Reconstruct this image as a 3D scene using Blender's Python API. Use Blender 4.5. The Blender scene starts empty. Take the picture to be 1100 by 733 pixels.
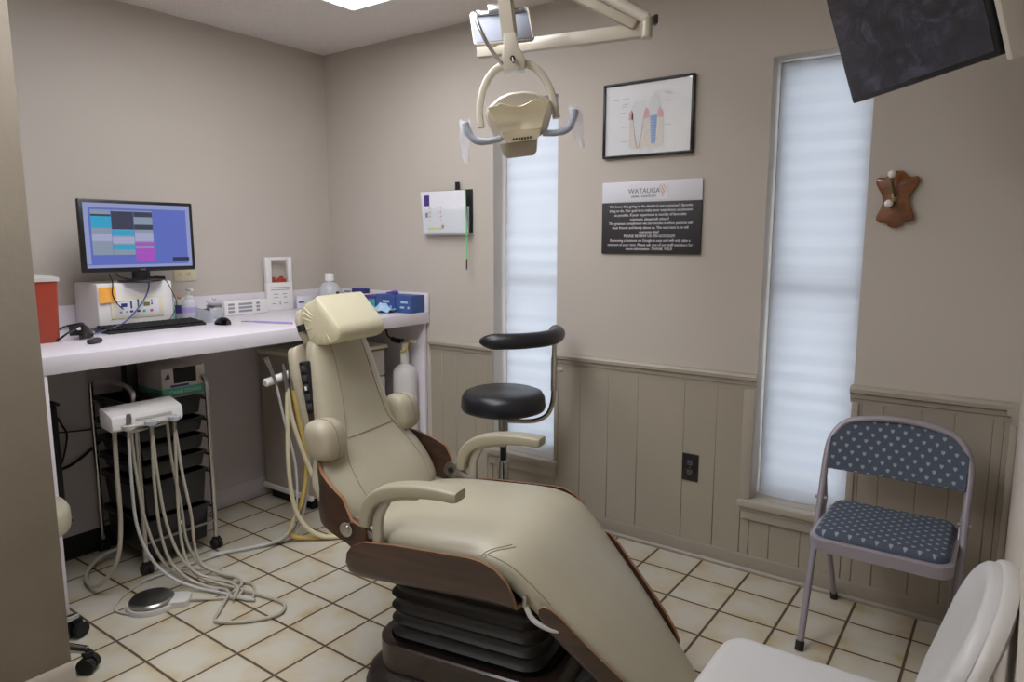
import bpy, bmesh, math, random
from mathutils import Vector, Matrix, Euler
random.seed(7)
SC = bpy.context.scene
COL = SC.collection
PI = math.pi
rad = math.radians

# ------------------------------------------------------------------ materials
def lin(c):
    return tuple(((v/255)/12.92 if v/255 <= .04045 else ((v/255+.055)/1.055)**2.4) for v in c)

def new_mat(name):
    m = bpy.data.materials.new(name); m.use_nodes = True
    nt = m.node_tree
    return m, nt, nt.nodes, nt.links, nt.nodes['Principled BSDF']

def mat(name, c, rough=.5, metal=0., var=.04, vscale=8., bump=0., bscale=60., spec=.5, coat=0., trans=0., alpha=1., emit=None, es=0.):
    m, nt, N, L, b = new_mat(name)
    base = lin(c)
    tc = N.new('ShaderNodeTexCoord')
    nz = N.new('ShaderNodeTexNoise'); nz.inputs['Scale'].default_value = vscale; nz.inputs['Detail'].default_value = 3
    L.new(tc.outputs['Object'], nz.inputs['Vector'])
    rp = N.new('ShaderNodeValToRGB')
    rp.color_ramp.elements[0].position = .3; rp.color_ramp.elements[1].position = .7
    rp.color_ramp.elements[0].color = tuple(v*(1-var) for v in base)+(1,)
    rp.color_ramp.elements[1].color = tuple(min(1, v*(1+var)) for v in base)+(1,)
    L.new(nz.outputs['Fac'], rp.inputs['Fac']); L.new(rp.outputs['Color'], b.inputs['Base Color'])
    b.inputs['Roughness'].default_value = rough; b.inputs['Metallic'].default_value = metal
    b.inputs['Specular IOR Level'].default_value = spec
    b.inputs['Coat Weight'].default_value = coat
    b.inputs['Transmission Weight'].default_value = trans
    b.inputs['Alpha'].default_value = alpha
    if emit:
        b.inputs['Emission Color'].default_value = lin(emit)+(1,); b.inputs['Emission Strength'].default_value = es
    if bump:
        n2 = N.new('ShaderNodeTexNoise'); n2.inputs['Scale'].default_value = bscale; n2.inputs['Detail'].default_value = 4
        L.new(tc.outputs['Object'], n2.inputs['Vector'])
        bp = N.new('ShaderNodeBump'); bp.inputs['Strength'].default_value = bump; bp.inputs['Distance'].default_value = .004
        L.new(n2.outputs['Fac'], bp.inputs['Height']); L.new(bp.outputs['Normal'], b.inputs['Normal'])
    return m

M = {}
M['wall'] = mat('painted_plaster', (194, 186, 176), .75, var=.03, vscale=1.3, bump=.25, bscale=14)
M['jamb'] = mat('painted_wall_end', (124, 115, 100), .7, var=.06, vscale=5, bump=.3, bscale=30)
M['wains'] = mat('painted_panelling', (164, 155, 140), .5, var=.03, vscale=2)
M['trim'] = mat('painted_trim', (172, 163, 149), .42, var=.02)
M['basebd'] = mat('painted_baseboard', (150, 141, 128), .45, var=.03)
M['ceil'] = mat('textured_ceiling', (232, 226, 221), .9, var=.05, vscale=90, bump=.9, bscale=130)
M['lam'] = mat('white_laminate', (226, 221, 228), .3, var=.01)
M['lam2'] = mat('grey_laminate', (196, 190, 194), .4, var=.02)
M['cab'] = mat('cabinet_white', (222, 218, 212), .4, var=.02)
M['cab_shaded'] = mat('cabinet_white_shaded', (178, 168, 158), .45, var=.02)  # white cabinet's unlit side, its shade put into the colour
M['black'] = mat('black_plastic', (22, 22, 25), .35, var=.1)
M['blackm'] = mat('matt_black', (17, 17, 18), .7, var=.1)
M['vinyl'] = mat('black_vinyl', (30, 31, 36), .35, var=.06, bump=.1, bscale=300)
M['chrome'] = mat('chrome', (205, 203, 200), .18, 1., var=.02)
M['steel'] = mat('brushed_steel', (165, 163, 158), .32, 1., var=.05, vscale=40)
M['dsteel'] = mat('dark_steel', (90, 88, 86), .35, 1., var=.05)
M['leather'] = mat('tan_leather', (173, 166, 145), .36, var=.04, vscale=5, bump=.14, bscale=90, spec=.5)
M['leatherd'] = mat('tan_leather_side', (167, 159, 138), .42, var=.04, vscale=6, bump=.14, bscale=90)
M['headvin'] = mat('cream_vinyl', (203, 196, 168), .4, var=.02, bump=.05)
M['seam'] = mat('seam_thread', (146, 136, 116), .6)
M['armpad'] = mat('arm_pad', (158, 152, 130), .4, var=.03)
M['armmet'] = mat('arm_bracket', (170, 163, 150), .4, .2, var=.03)
M['edgewood'] = mat('plywood_edge', (142, 104, 74), .45, var=.12, vscale=30)
M['bell'] = mat('rubber_bellows', (26, 23, 23), .5, var=.1)
M['basedk'] = mat('base_dark', (40, 33, 31), .45, var=.1)
M['cream'] = mat('cream_enamel', (192, 184, 168), .32, var=.01, coat=.3)
M['creamd'] = mat('cream_plastic', (178, 169, 150), .38, var=.02)
M['traygrey'] = mat('tray_grey', (158, 164, 178), .65, var=.02)
M['gold'] = mat('gold_reflector', (236, 228, 202), .26, .72, var=.03, vscale=14)
M['bag'] = mat('clear_bag', (235, 236, 242), .2, var=.02, trans=.0, alpha=.24)
M['white'] = mat('white_plastic', (232, 230, 228), .35, var=.01)
M['whited'] = mat('white_soft', (196, 193, 189), .45, var=.02)
M['whitech'] = mat('white_chair_shell', (192, 191, 190), .4, var=.015)
M['paper'] = mat('paper', (228, 228, 234), .7, var=.02)
M['red'] = mat('red_plastic', (162, 62, 40), .42, var=.04)
M['orange'] = mat('orange_note', (246, 176, 74), .7, var=.05, vscale=40)
M['creamp'] = mat('cream_panel', (226, 222, 196), .4, var=.02)
M['ivory'] = mat('ivory_plate', (212, 204, 172), .4, var=.02)
M['navy'] = mat('navy_print', (44, 48, 120), .4)
M['green'] = mat('green_print', (52, 112, 66), .4)
M['lcd'] = mat('lcd_green', (120, 130, 58), .3)
M['tealp'] = mat('teal_print', (74, 176, 164), .5)
M['redp'] = mat('red_print', (196, 74, 74), .5)
M['greyp'] = mat('grey_print', (150, 150, 158), .6)
M['dgreyp'] = mat('dark_grey_print', (58, 57, 62), .6)
M['purple'] = mat('purple_plastic', (112, 82, 190), .4)
M['purpled'] = mat('purple_print', (74, 52, 130), .5)
M['lilac'] = mat('lilac_wand', (176, 160, 214), .4)
M['bluebox'] = mat('blue_card', (58, 84, 142), .5, var=.15, vscale=20)
M['bluelt'] = mat('pale_blue_tissue', (170, 204, 232), .7, var=.08, vscale=25)
M['card'] = mat('white_card', (206, 200, 194), .6, var=.02)
M['tealcard'] = mat('teal_card', (92, 184, 162), .6, var=.03)
M['hoseg'] = mat('hose_grey', (176, 170, 156), .45, var=.03)
M['hosel'] = mat('hose_light_grey', (186, 186, 182), .4, var=.03)
M['hosec'] = mat('hose_cream', (214, 205, 170), .4, var=.03)
M['hosey'] = mat('hose_yellow', (196, 170, 96), .42, var=.04)
M['cableb'] = mat('cable_black', (20, 20, 22), .5)
M['cablev'] = mat('cable_violet', (74, 74, 128), .45)
M['tank'] = mat('white_tank', (226, 222, 222), .32, var=.01)
M['rust'] = mat('brown_hose', (84, 42, 30), .5)
M['yellow'] = mat('yellow_tube', (216, 196, 60), .4)
M['wood'] = None
M['chairpaint'] = mat('grey_tube_paint', (156, 150, 158), .38, .25, var=.02)
M['rubber'] = mat('black_rubber', (20, 20, 20), .7)
M['brass'] = mat('aged_brass', (120, 104, 70), .4, 1., var=.2, vscale=60)
M['frameblk'] = mat('black_frame', (22, 21, 22), .35)
M['signdk'] = mat('charcoal_sign', (50, 47, 51), .55, var=.02)
M['signlt'] = mat('sign_white', (224, 224, 232), .45, var=.01)
M['txtw'] = mat('white_letters', (236, 234, 236), .6)
M['txtg'] = mat('grey_letters', (128, 126, 134), .6)
M['logo'] = mat('logo_peach', (214, 168, 142), .6)
M['pgum'] = mat('print_pink', (232, 184, 190), .6, var=.08, vscale=60)
M['pline'] = mat('print_red_line', (186, 92, 110), .6)
M['pbone'] = mat('print_bone', (234, 230, 222), .6, var=.05, vscale=60)
M['pscrew'] = mat('print_blue', (168, 194, 234), .6)
M['pscrewd'] = mat('print_blue_dark', (120, 150, 206), .6)
M['ptooth'] = mat('print_tooth', (232, 235, 238), .6, var=.03, vscale=60)
M['poster'] = mat('poster_paper', (246, 248, 250), .25, var=.01, coat=.4)
M['outlet'] = mat('black_outlet', (34, 30, 30), .35)
M['outletd'] = mat('outlet_socket', (64, 58, 58), .4)
M['lime'] = mat('lime_cord', (130, 214, 140), .5)
M['yhl'] = mat('yellow_highlight', (214, 226, 70), .6)
M['tvside'] = mat('tv_casing', (196, 190, 180), .4, var=.02)
M['drawer'] = mat('smoky_drawer', (26, 26, 29), .28, var=.1)
M['petlid'] = mat('pearl_knob', (236, 232, 226), .2)
M['frost'] = mat('frosted_bottle', (206, 210, 214), .3, var=.02, alpha=.85)
M['tealliq'] = mat('teal_gel', (116, 206, 186), .2)
M['clearb'] = mat('clear_bottle', (224, 230, 234), .12, alpha=.2)
M['clear'] = mat('clear_plastic', (214, 220, 226), .1, alpha=.45)
M['orangecap'] = mat('orange_cap', (214, 138, 66), .4)
M['shadeframe'] = mat('vinyl_window', (214, 220, 226), .4)
M['sunlens'] = mat('glossy_black_lens', (10, 10, 12), .06, coat=.6)

def wood_mat(name, c1, c2, scale=(1.5, 22, 22), rough=.35, coat=.2):
    m, nt, N, L, b = new_mat(name)
    tc = N.new('ShaderNodeTexCoord'); mp = N.new('ShaderNodeMapping'); mp.inputs['Scale'].default_value = scale
    L.new(tc.outputs['Object'], mp.inputs['Vector'])
    nz = N.new('ShaderNodeTexNoise'); nz.inputs['Scale'].default_value = 2.2; nz.inputs['Detail'].default_value = 6; nz.inputs['Distortion'].default_value = .6
    L.new(mp.outputs['Vector'], nz.inputs['Vector'])
    rp = N.new('ShaderNodeValToRGB')
    rp.color_ramp.elements[0].position = .32; rp.color_ramp.elements[1].position = .68
    rp.color_ramp.elements[0].color = lin(c1)+(1,); rp.color_ramp.elements[1].color = lin(c2)+(1,)
    L.new(nz.outputs['Fac'], rp.inputs['Fac']); L.new(rp.outputs['Color'], b.inputs['Base Color'])
    b.inputs['Roughness'].default_value = rough; b.inputs['Coat Weight'].default_value = coat
    return m
M['walnut'] = wood_mat('walnut_veneer', (50, 34, 26), (76, 52, 39))
M['walnutd'] = wood_mat('walnut_base', (36, 25, 21), (54, 37, 29))
M['plaque'] = wood_mat('varnished_oak', (100, 56, 24), (142, 84, 38), (6, 6, 14), .25, .6)

def tile_mat(ox, oy, t, grout):
    m, nt, N, L, b = new_mat('ceramic_floor_tile')
    tc = N.new('ShaderNodeTexCoord'); sp = N.new('ShaderNodeSeparateXYZ'); L.new(tc.outputs['Object'], sp.inputs[0])
    def mth(op, a, bb=None, c=None):
        n = N.new('ShaderNodeMath'); n.operation = op
        for i, v in enumerate((a, bb, c)):
            if v is None: continue
            if isinstance(v, (int, float)): n.inputs[i].default_value = v
            else: L.new(v, n.inputs[i])
        return n.outputs[0]
    fx = mth('DIVIDE', mth('SUBTRACT', sp.outputs['X'], ox), t)
    fy = mth('DIVIDE', mth('SUBTRACT', sp.outputs['Y'], oy), t)
    ax = mth('ABSOLUTE', mth('SUBTRACT', mth('FRACT', fx), .5))
    ay = mth('ABSOLUTE', mth('SUBTRACT', mth('FRACT', fy), .5))
    mx = mth('MAXIMUM', ax, ay)                     # .5 at the joint
    g = grout/t/2
    mr = N.new('ShaderNodeMapRange'); mr.interpolation_type = 'SMOOTHSTEP'
    mr.inputs['From Min'].default_value = .5-g-.012; mr.inputs['From Max'].default_value = .5-g+.004
    L.new(mx, mr.inputs['Value'])
    cx = N.new('ShaderNodeCombineXYZ')
    L.new(mth('FLOOR', fx), cx.inputs[0]); L.new(mth('FLOOR', fy), cx.inputs[1])
    wn = N.new('ShaderNodeTexWhiteNoise'); wn.noise_dimensions = '2D'; L.new(cx.outputs[0], wn.inputs['Vector'])
    off = N.new('ShaderNodeVectorMath'); off.operation = 'MULTIPLY_ADD'
    L.new(wn.outputs['Color'], off.inputs[0]); off.inputs[1].default_value = (9, 9, 9); L.new(tc.outputs['Object'], off.inputs[2])
    nz = N.new('ShaderNodeTexNoise'); nz.inputs['Scale'].default_value = 9; nz.inputs['Detail'].default_value = 5
    L.new(off.outputs[0], nz.inputs['Vector'])
    # glaze: cream middle, ochre clouds towards the tile's own edge
    e = mth('MULTIPLY_ADD', mx, .75, mth('MULTIPLY_ADD', nz.outputs['Fac'], 1.0, -.36))
    rp = N.new('ShaderNodeValToRGB'); cr = rp.color_ramp
    cr.elements[0].position = .25; cr.elements[0].color = lin((194, 189, 175))+(1,)
    cr.elements[1].position = .72; cr.elements[1].color = lin((172, 150, 108))+(1,)
    k = cr.elements.new(.5); k.color = lin((188, 178, 154))+(1,)
    L.new(e, rp.inputs['Fac'])
    mix = N.new('ShaderNodeMix'); mix.data_type = 'RGBA'
    L.new(mr.outputs[0], mix.inputs['Factor']); L.new(rp.outputs['Color'], mix.inputs['A'])
    mix.inputs['B'].default_value = lin((84, 68, 54))+(1,)
    L.new(mix.outputs['Result'], b.inputs['Base Color'])
    rr = N.new('ShaderNodeMapRange'); rr.inputs['To Min'].default_value = .34; rr.inputs['To Max'].default_value = .9
    L.new(mr.outputs[0], rr.inputs['Value']); L.new(rr.outputs[0], b.inputs['Roughness'])
    bp = N.new('ShaderNodeBump'); bp.inputs['Strength'].default_value = .5; bp.inputs['Distance'].default_value = .003
    L.new(mth('MULTIPLY_ADD', nz.outputs['Fac'], .15, mth('SUBTRACT', 1., mr.outputs[0])), bp.inputs['Height'])
    L.new(bp.outputs['Normal'], b.inputs['Normal'])
    return m
M['tile'] = tile_mat(2.1902, -1.400, .2016, .0075)

def shade_mat():
    m, nt, N, L, b = new_mat('slat_shadow_fabric')  # bands are soft shadows of slats behind, painted into the translucency
    N.remove(b); out = N['Material Output']
    tc = N.new('ShaderNodeTexCoord'); sp = N.new('ShaderNodeSeparateXYZ'); L.new(tc.outputs['Object'], sp.inputs[0])
    nz = N.new('ShaderNodeTexNoise'); nz.inputs['Scale'].default_value = 5; L.new(tc.outputs['Object'], nz.inputs['Vector'])
    def mth(op, a, bb=None, c=None):
        n = N.new('ShaderNodeMath'); n.operation = op
        for i, v in enumerate((a, bb, c)):
            if v is None: continue
            if isinstance(v, (int, float)): n.inputs[i].default_value = v
            else: L.new(v, n.inputs[i])
        return n.outputs[0]
    z = mth('MULTIPLY_ADD', nz.outputs['Fac'], .012, sp.outputs['Z'])
    f = mth('FRACT', mth('DIVIDE', z, .072))
    tri = mth('ABSOLUTE', mth('SUBTRACT', f, .5))
    mr = N.new('ShaderNodeMapRange'); mr.interpolation_type = 'SMOOTHSTEP'
    mr.inputs['From Min'].default_value = .2; mr.inputs['From Max'].default_value = .33
    L.new(tri, mr.inputs['Value'])
    mix = N.new('ShaderNodeMix'); mix.data_type = 'RGBA'; L.new(mr.outputs[0], mix.inputs['Factor'])
    mix.inputs['A'].default_value = (.695, .715, .75, 1); mix.inputs['B'].default_value = (.73, .745, .77, 1)
    tr = N.new('ShaderNodeBsdfTranslucent'); L.new(mix.outputs['Result'], tr.inputs['Color'])
    df = N.new('ShaderNodeBsdfDiffuse'); df.inputs['Color'].default_value = (.78, .79, .82, 1)
    ms = N.new('ShaderNodeMixShader'); ms.inputs[0].default_value = .55
    L.new(df.outputs[0], ms.inputs[1]); L.new(tr.outputs[0], ms.inputs[2]); L.new(ms.outputs[0], out.inputs['Surface'])
    return m
M['shade'] = shade_mat()

def glass_mat():
    m, nt, N, L, b = new_mat('window_glass')
    N.remove(b); out = N['Material Output']
    t = N.new('ShaderNodeBsdfTransparent'); g = N.new('ShaderNodeBsdfGlossy'); g.inputs['Roughness'].default_value = .02
    ms = N.new('ShaderNodeMixShader'); ms.inputs[0].default_value = .06
    L.new(t.outputs[0], ms.inputs[1]); L.new(g.outputs[0], ms.inputs[2]); L.new(ms.outputs[0], out.inputs['Surface'])
    return m
M['glass'] = glass_mat()

def emit_mat(name, c, s):
    m, nt, N, L, b = new_mat(name)
    b.inputs['Base Color'].default_value = (.01, .01, .01, 1)
    b.inputs['Emission Color'].default_value = lin(c)+(1,); b.inputs['Emission Strength'].default_value = s
    b.inputs['Roughness'].default_value = .25
    return m

def tv_mat():
    m, nt, N, L, b = new_mat('tv_picture')
    tc = N.new('ShaderNodeTexCoord')
    mp = N.new('ShaderNodeMapping'); mp.inputs['Scale'].default_value = (9, 9, 12); L.new(tc.outputs['Object'], mp.inputs['Vector'])
    nz = N.new('ShaderNodeTexNoise'); nz.inputs['Scale'].default_value = 1.4; nz.inputs['Detail'].default_value = 8; nz.inputs['Roughness'].default_value = .65; nz.inputs['Distortion'].default_value = 1.2
    L.new(mp.outputs['Vector'], nz.inputs['Vector'])
    rp = N.new('ShaderNodeValToRGB'); cr = rp.color_ramp
    cr.elements[0].position = .36; cr.elements[0].color = lin((10, 10, 16))+(1,)
    cr.elements[1].position = .72; cr.elements[1].color = lin((84, 80, 100))+(1,)
    k = cr.elements.new(.52); k.color = lin((36, 33, 48))+(1,)
    L.new(nz.outputs['Fac'], rp.inputs['Fac'])
    b.inputs['Base Color'].default_value = (.006, .006, .007, 1)
    L.new(rp.outputs['Color'], b.inputs['Emission Color']); b.inputs['Emission Strength'].default_value = .34
    b.inputs['Roughness'].default_value = .22
    return m
M['tv'] = tv_mat()

def heart_mat():
    # navy upholstery with a staggered print of pale hearts (made of two lobes and a point per cell)
    m, nt, N, L, b = new_mat('heart_print_fabric')
    uv = N.new('ShaderNodeUVMap'); sp = N.new('ShaderNodeSeparateXYZ'); L.new(uv.outputs['UV'], sp.inputs[0])
    def mth(op, a, bb=None, c=None):
        n = N.new('ShaderNodeMath'); n.operation = op
        for i, v in enumerate((a, bb, c)):
            if v is None: continue
            if isinstance(v, (int, float)): n.inputs[i].default_value = v
            else: L.new(v, n.inputs[i])
        return n.outputs[0]
    P = .038; Q = .021
    row = mth('FLOOR', mth('DIVIDE', sp.outputs['Y'], Q))
    sh = mth('MULTIPLY', mth('MODULO', mth('ABSOLUTE', row), 2), .5)
    u = mth('SUBTRACT', mth('FRACT', mth('ADD', mth('DIVIDE', sp.outputs['X'], P), sh)), .5)
    v = mth('SUBTRACT', mth('FRACT', mth('DIVIDE', sp.outputs['Y'], Q)), .5)
    x = mth('MULTIPLY', u, P/.0056); y = mth('MULTIPLY', v, Q/.0056)
    # heart: x^2 + (y - .75*sqrt|x|)^2 < 1
    yy = mth('SUBTRACT', mth('ADD', y, .25), mth('MULTIPLY', mth('SQRT', mth('ABSOLUTE', x)), .7))
    d = mth('ADD', mth('MULTIPLY', x, x), mth('MULTIPLY', yy, yy))
    mr = N.new('ShaderNodeMapRange'); mr.inputs['From Min'].default_value = .8; mr.inputs['From Max'].default_value = 1.2
    mr.inputs['To Min'].default_value = 1; mr.inputs['To Max'].default_value = 0
    L.new(d, mr.inputs['Value'])
    nz = N.new('ShaderNodeTexNoise'); nz.inputs['Scale'].default_value = 350; L.new(uv.outputs['UV'], nz.inputs['Vector'])
    rp = N.new('ShaderNodeValToRGB'); rp.color_ramp.elements[0].color = lin((58, 66, 82))+(1,); rp.color_ramp.elements[1].color = lin((88, 98, 114))+(1,)
    L.new(nz.outputs['Fac'], rp.inputs['Fac'])
    mix = N.new('ShaderNodeMix'); mix.data_type = 'RGBA'
    L.new(mr.outputs[0], mix.inputs['Factor']); L.new(rp.outputs['Color'], mix.inputs['A']); mix.inputs['B'].default_value = lin((146, 154, 162))+(1,)
    L.new(mix.outputs['Result'], b.inputs['Base Color']); b.inputs['Roughness'].default_value = .85
    return m
M['heart'] = heart_mat()

# ------------------------------------------------------------------ mesh building
class MB:
    def __init__(s): s.bm = bmesh.new()
    def _merge(s, t, mi, Mx=None):
        if Mx is not None: bmesh.ops.transform(t, matrix=Mx, verts=t.verts)
        for f in t.faces: f.material_index = mi
        me = bpy.data.meshes.new('tmp'); t.to_mesh(me); t.free(); s.bm.from_mesh(me); bpy.data.meshes.remove(me)
        return s
    def box(s, c, d, bev=.004, mi=0, rot=None, seg=2):
        t = bmesh.new(); bmesh.ops.create_cube(t, size=1)
        bmesh.ops.scale(t, vec=d, verts=t.verts)
        bev = min(bev, min(d)*.45)
        if bev > 0: bmesh.ops.bevel(t, geom=t.edges[:], offset=bev, segments=seg, affect='EDGES', profile=.5)
        Mx = Matrix.Translation(c)
        if rot: Mx = Mx @ Euler(rot).to_matrix().to_4x4()
        return s._merge(t, mi, Mx)
    def boxb(s, lo, hi, bev=.004, mi=0, seg=2):
        lo = Vector(lo); hi = Vector(hi)
        return s.box((lo+hi)/2, [abs(v) for v in (hi-lo)], bev, mi, None, seg)
    def tube(s, pts, r, n=10, mi=0, cap=True, closed=False):
        pts = [Vector(p) for p in pts]; m = len(pts)
        rs = r if isinstance(r, (list, tuple)) else [r]*m
        t = bmesh.new(); rings = []
        tg = []
        for i in range(m):
            if closed: a = pts[(i+1) % m]-pts[i-1]
            else: a = pts[min(i+1, m-1)]-pts[max(i-1, 0)]
            if a.length < 1e-9: a = Vector((0, 0, 1))
            tg.append(a.normalized())
        up = Vector((0, 0, 1)) if abs(tg[0].z) < .9 else Vector((1, 0, 0))
        nrm = (up-tg[0]*up.dot(tg[0])).normalized()
        for i in range(m):
            nrm = (nrm-tg[i]*nrm.dot(tg[i]))
            nrm = nrm.normalized() if nrm.length > 1e-6 else tg[i].orthogonal().normalized()
            bi = tg[i].cross(nrm)
            rings.append([t.verts.new(pts[i]+(nrm*math.cos(2*PI*k/n)+bi*math.sin(2*PI*k/n))*rs[i]) for k in range(n)])
        for i in range(m if closed else m-1):
            a, b = rings[i], rings[(i+1) % m]
            for k in range(n): t.faces.new((a[k], a[(k+1) % n], b[(k+1) % n], b[k]))
        if cap and not closed:
            t.faces.new(rings[0][::-1]); t.faces.new(rings[-1])
        bmesh.ops.recalc_face_normals(t, faces=t.faces)
        return s._merge(t, mi)
    def cyl(s, a, b, r, r2=None, n=20, bev=.0, mi=0):
        a = Vector(a); b = Vector(b); r2 = r if r2 is None else r2
        d = (b-a)
        if bev > 0:
            u = d.normalized()*bev
            return s.tube([a, a, a+u, b-u, b, b], [max(r-bev, 1e-4)*.02, r-bev, r, r2, r2-bev, max(r2-bev, 1e-4)*.02], n, mi)._fixcyl()
        return s.tube([a, b], [r, r2], n, mi)
    def _fixcyl(s): return s
    def lathe(s, prof, n=28, mi=0, Mx=None, cap=True):
        t = bmesh.new(); rings = []
        for r, z in prof: rings.append([t.verts.new((max(r, 1e-4)*math.cos(2*PI*k/n), max(r, 1e-4)*math.sin(2*PI*k/n), z)) for k in range(n)])
        for a, b in zip(rings, rings[1:]):
            for k in range(n): t.faces.new((a[k], a[(k+1) % n], b[(k+1) % n], b[k]))
        if cap: t.faces.new(rings[0][::-1]); t.faces.new(rings[-1])
        bmesh.ops.recalc_face_normals(t, faces=t.faces)
        return s._merge(t, mi, Mx)
    def sphere(s, c, r, mi=0, sc=(1, 1, 1), n=20, Mx=None):
        t = bmesh.new(); bmesh.ops.create_uvsphere(t, u_segments=n, v_segments=max(8, n//2), radius=r)
        bmesh.ops.scale(t, vec=sc, verts=t.verts)
        m2 = Matrix.Translation(c)
        if Mx is not None: m2 = m2 @ Mx
        return s._merge(t, mi, m2)
    def loft(s, rings, mi=0, cap=True, closed=True):
        t = bmesh.new(); R = [[t.verts.new(p) for p in r] for r in rings]; n = len(R[0])
        for a, b in zip(R, R[1:]):
            for k in range(n if closed else n-1): t.faces.new((a[k], a[(k+1) % n], b[(k+1) % n], b[k]))
        if cap and closed: t.faces.new(R[0][::-1]); t.faces.new(R[-1])
        bmesh.ops.recalc_face_normals(t, faces=t.faces)
        return s._merge(t, mi)
    def prism(s, poly, axis, a, b, bev=0., mi=0, seg=2):
        # poly: 2-D outline in the plane of the two other axes
        def P(q, h):
            if axis == 'x': return (h, q[0], q[1])
            if axis == 'y': return (q[0], h, q[1])
            return (q[0], q[1], h)
        t = bmesh.new()
        lo = [t.verts.new(P(q, a)) for q in poly]; hi = [t.verts.new(P(q, b)) for q in poly]; n = len(poly)
        t.faces.new(lo[::-1]); t.faces.new(hi)
        for k in range(n): t.faces.new((lo[k], lo[(k+1) % n], hi[(k+1) % n], hi[k]))
        bmesh.ops.recalc_face_normals(t, faces=t.faces)
        if bev > 0:
            capf = [e for e in t.edges if (e.verts[0] in lo) == (e.verts[1] in lo)]
            bmesh.ops.bevel(t, geom=capf, offset=bev, segments=seg, affect='EDGES', profile=.5)
        return s._merge(t, mi)
    def sheet(s, grid, th, mi=0, edge_mi=None):
        # grid[i][j] of points -> a curved sheet of real thickness th (edge faces may take another material)
        t = bmesh.new(); nI = len(grid); nJ = len(grid[0])
        P = [[Vector(p) for p in r] for r in grid]
        def nr(i, j):
            a = P[min(i+1, nI-1)][j]-P[max(i-1, 0)][j]; b = P[i][min(j+1, nJ-1)]-P[i][max(j-1, 0)]
            c = a.cross(b); return c.normalized() if c.length > 1e-9 else Vector((0, 0, 1))
        A = [[t.verts.new(P[i][j]+nr(i, j)*th/2) for j in range(nJ)] for i in range(nI)]
        B = [[t.verts.new(P[i][j]-nr(i, j)*th/2) for j in range(nJ)] for i in range(nI)]
        ed = []
        for i in range(nI-1):
            for j in range(nJ-1):
                t.faces.new((A[i][j], A[i+1][j], A[i+1][j+1], A[i][j+1])); t.faces.new((B[i][j], B[i][j+1], B[i+1][j+1], B[i+1][j]))
        for j in range(nJ-1):
            ed.append(t.faces.new((A[0][j], A[0][j+1], B[0][j+1], B[0][j]))); ed.append(t.faces.new((A[-1][j], B[-1][j], B[-1][j+1], A[-1][j+1])))
        for i in range(nI-1):
            ed.append(t.faces.new((A[i][0], B[i][0], B[i+1][0], A[i+1][0]))); ed.append(t.faces.new((A[i][-1], A[i+1][-1], B[i+1][-1], B[i][-1])))
        bmesh.ops.recalc_face_normals(t, faces=t.faces)
        for f in t.faces: f.material_index = mi
        if edge_mi is not None:
            for f in ed: f.material_index = edge_mi
        me = bpy.data.meshes.new('tmp'); t.to_mesh(me); t.free(); s.bm.from_mesh(me); bpy.data.meshes.remove(me)
        return s
    def xf(s, Mx): bmesh.ops.transform(s.bm, matrix=Mx, verts=s.bm.verts); return s
    def build(s, name, mats, parent=None, smooth=40, sub=0, uv=None, loc=None):
        me = bpy.data.meshes.new(name); s.bm.to_mesh(me); s.bm.free()
        for m in (mats if isinstance(mats, (list, tuple)) else [mats]): me.materials.append(m)
        me.polygons.foreach_set('use_smooth', [True]*len(me.polygons))
        me.set_sharp_from_angle(angle=rad(smooth))
        if uv:
            l = me.uv_layers.new(name='UVMap')
            for lp in me.loops: l.data[lp.index].uv = uv(me.vertices[lp.vertex_index].co)
        o = bpy.data.objects.new(name, me); COL.objects.link(o)
        if loc is not None: o.location = loc
        if parent is not None: o.parent = parent
        if sub:
            md = o.modifiers.new('Subdivision', 'SUBSURF'); md.levels = sub; md.render_levels = sub
        return o

def tag(o, label, cat, group=None):
    o['label'] = label; o['category'] = cat
    if group: o['group'] = group
    return o
def thing(name, label, cat, loc=(0, 0, 0), rz=0, group=None):
    o = bpy.data.objects.new(name, None); COL.objects.link(o); o.empty_display_size = .05
    o.location = loc; o.rotation_euler = (0, 0, rz)
    return tag(o, label, cat, group)
def struct(o): o['kind'] = 'structure'; return o
def copy_tree(o, parent=None):
    c = o.copy(); COL.objects.link(c)
    if parent is not None: c.parent = parent
    for ch in list(o.children): copy_tree(ch, c)
    return c
def spline(pts, k=8, closed=False):
    P = [Vector(p) for p in pts]; out = []; n = len(P)
    for i in range(n if closed else n-1):
        if closed: a, b, c, d = P[(i-1) % n], P[i], P[(i+1) % n], P[(i+2) % n]
        else:
            b, c = P[i], P[i+1]
            a = P[i-1] if i else b*2-c
            d = P[i+2] if i+2 < n else c*2-b
        for j in range(k):
            t = j/k
            out.append(.5*((2*b)+(c-a)*t+(2*a-5*b+4*c-d)*t*t+(3*b-a-3*c+d)*t**3))
    if not closed: out.append(P[-1])
    return out
def text(name, body, size, m, parent, Mx, align='CENTER', space=1., depth=.0004, line=1.):
    cu = bpy.data.curves.new(name, 'FONT'); cu.body = body; cu.size = size; cu.align_x = align; cu.extrude = depth
    cu.space_character = space; cu.space_line = line; cu.resolution_u = 3
    t = bpy.data.objects.new(name, cu); COL.objects.link(t)
    dg = bpy.context.evaluated_depsgraph_get()
    me = bpy.data.meshes.new_from_object(t.evaluated_get(dg)); me.name = name
    bpy.data.objects.remove(t); bpy.data.curves.remove(cu)
    me.transform(Mx); me.materials.clear(); me.materials.append(m)
    o = bpy.data.objects.new(name, me); COL.objects.link(o)
    if parent is not None: o.parent = parent
    return o
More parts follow.
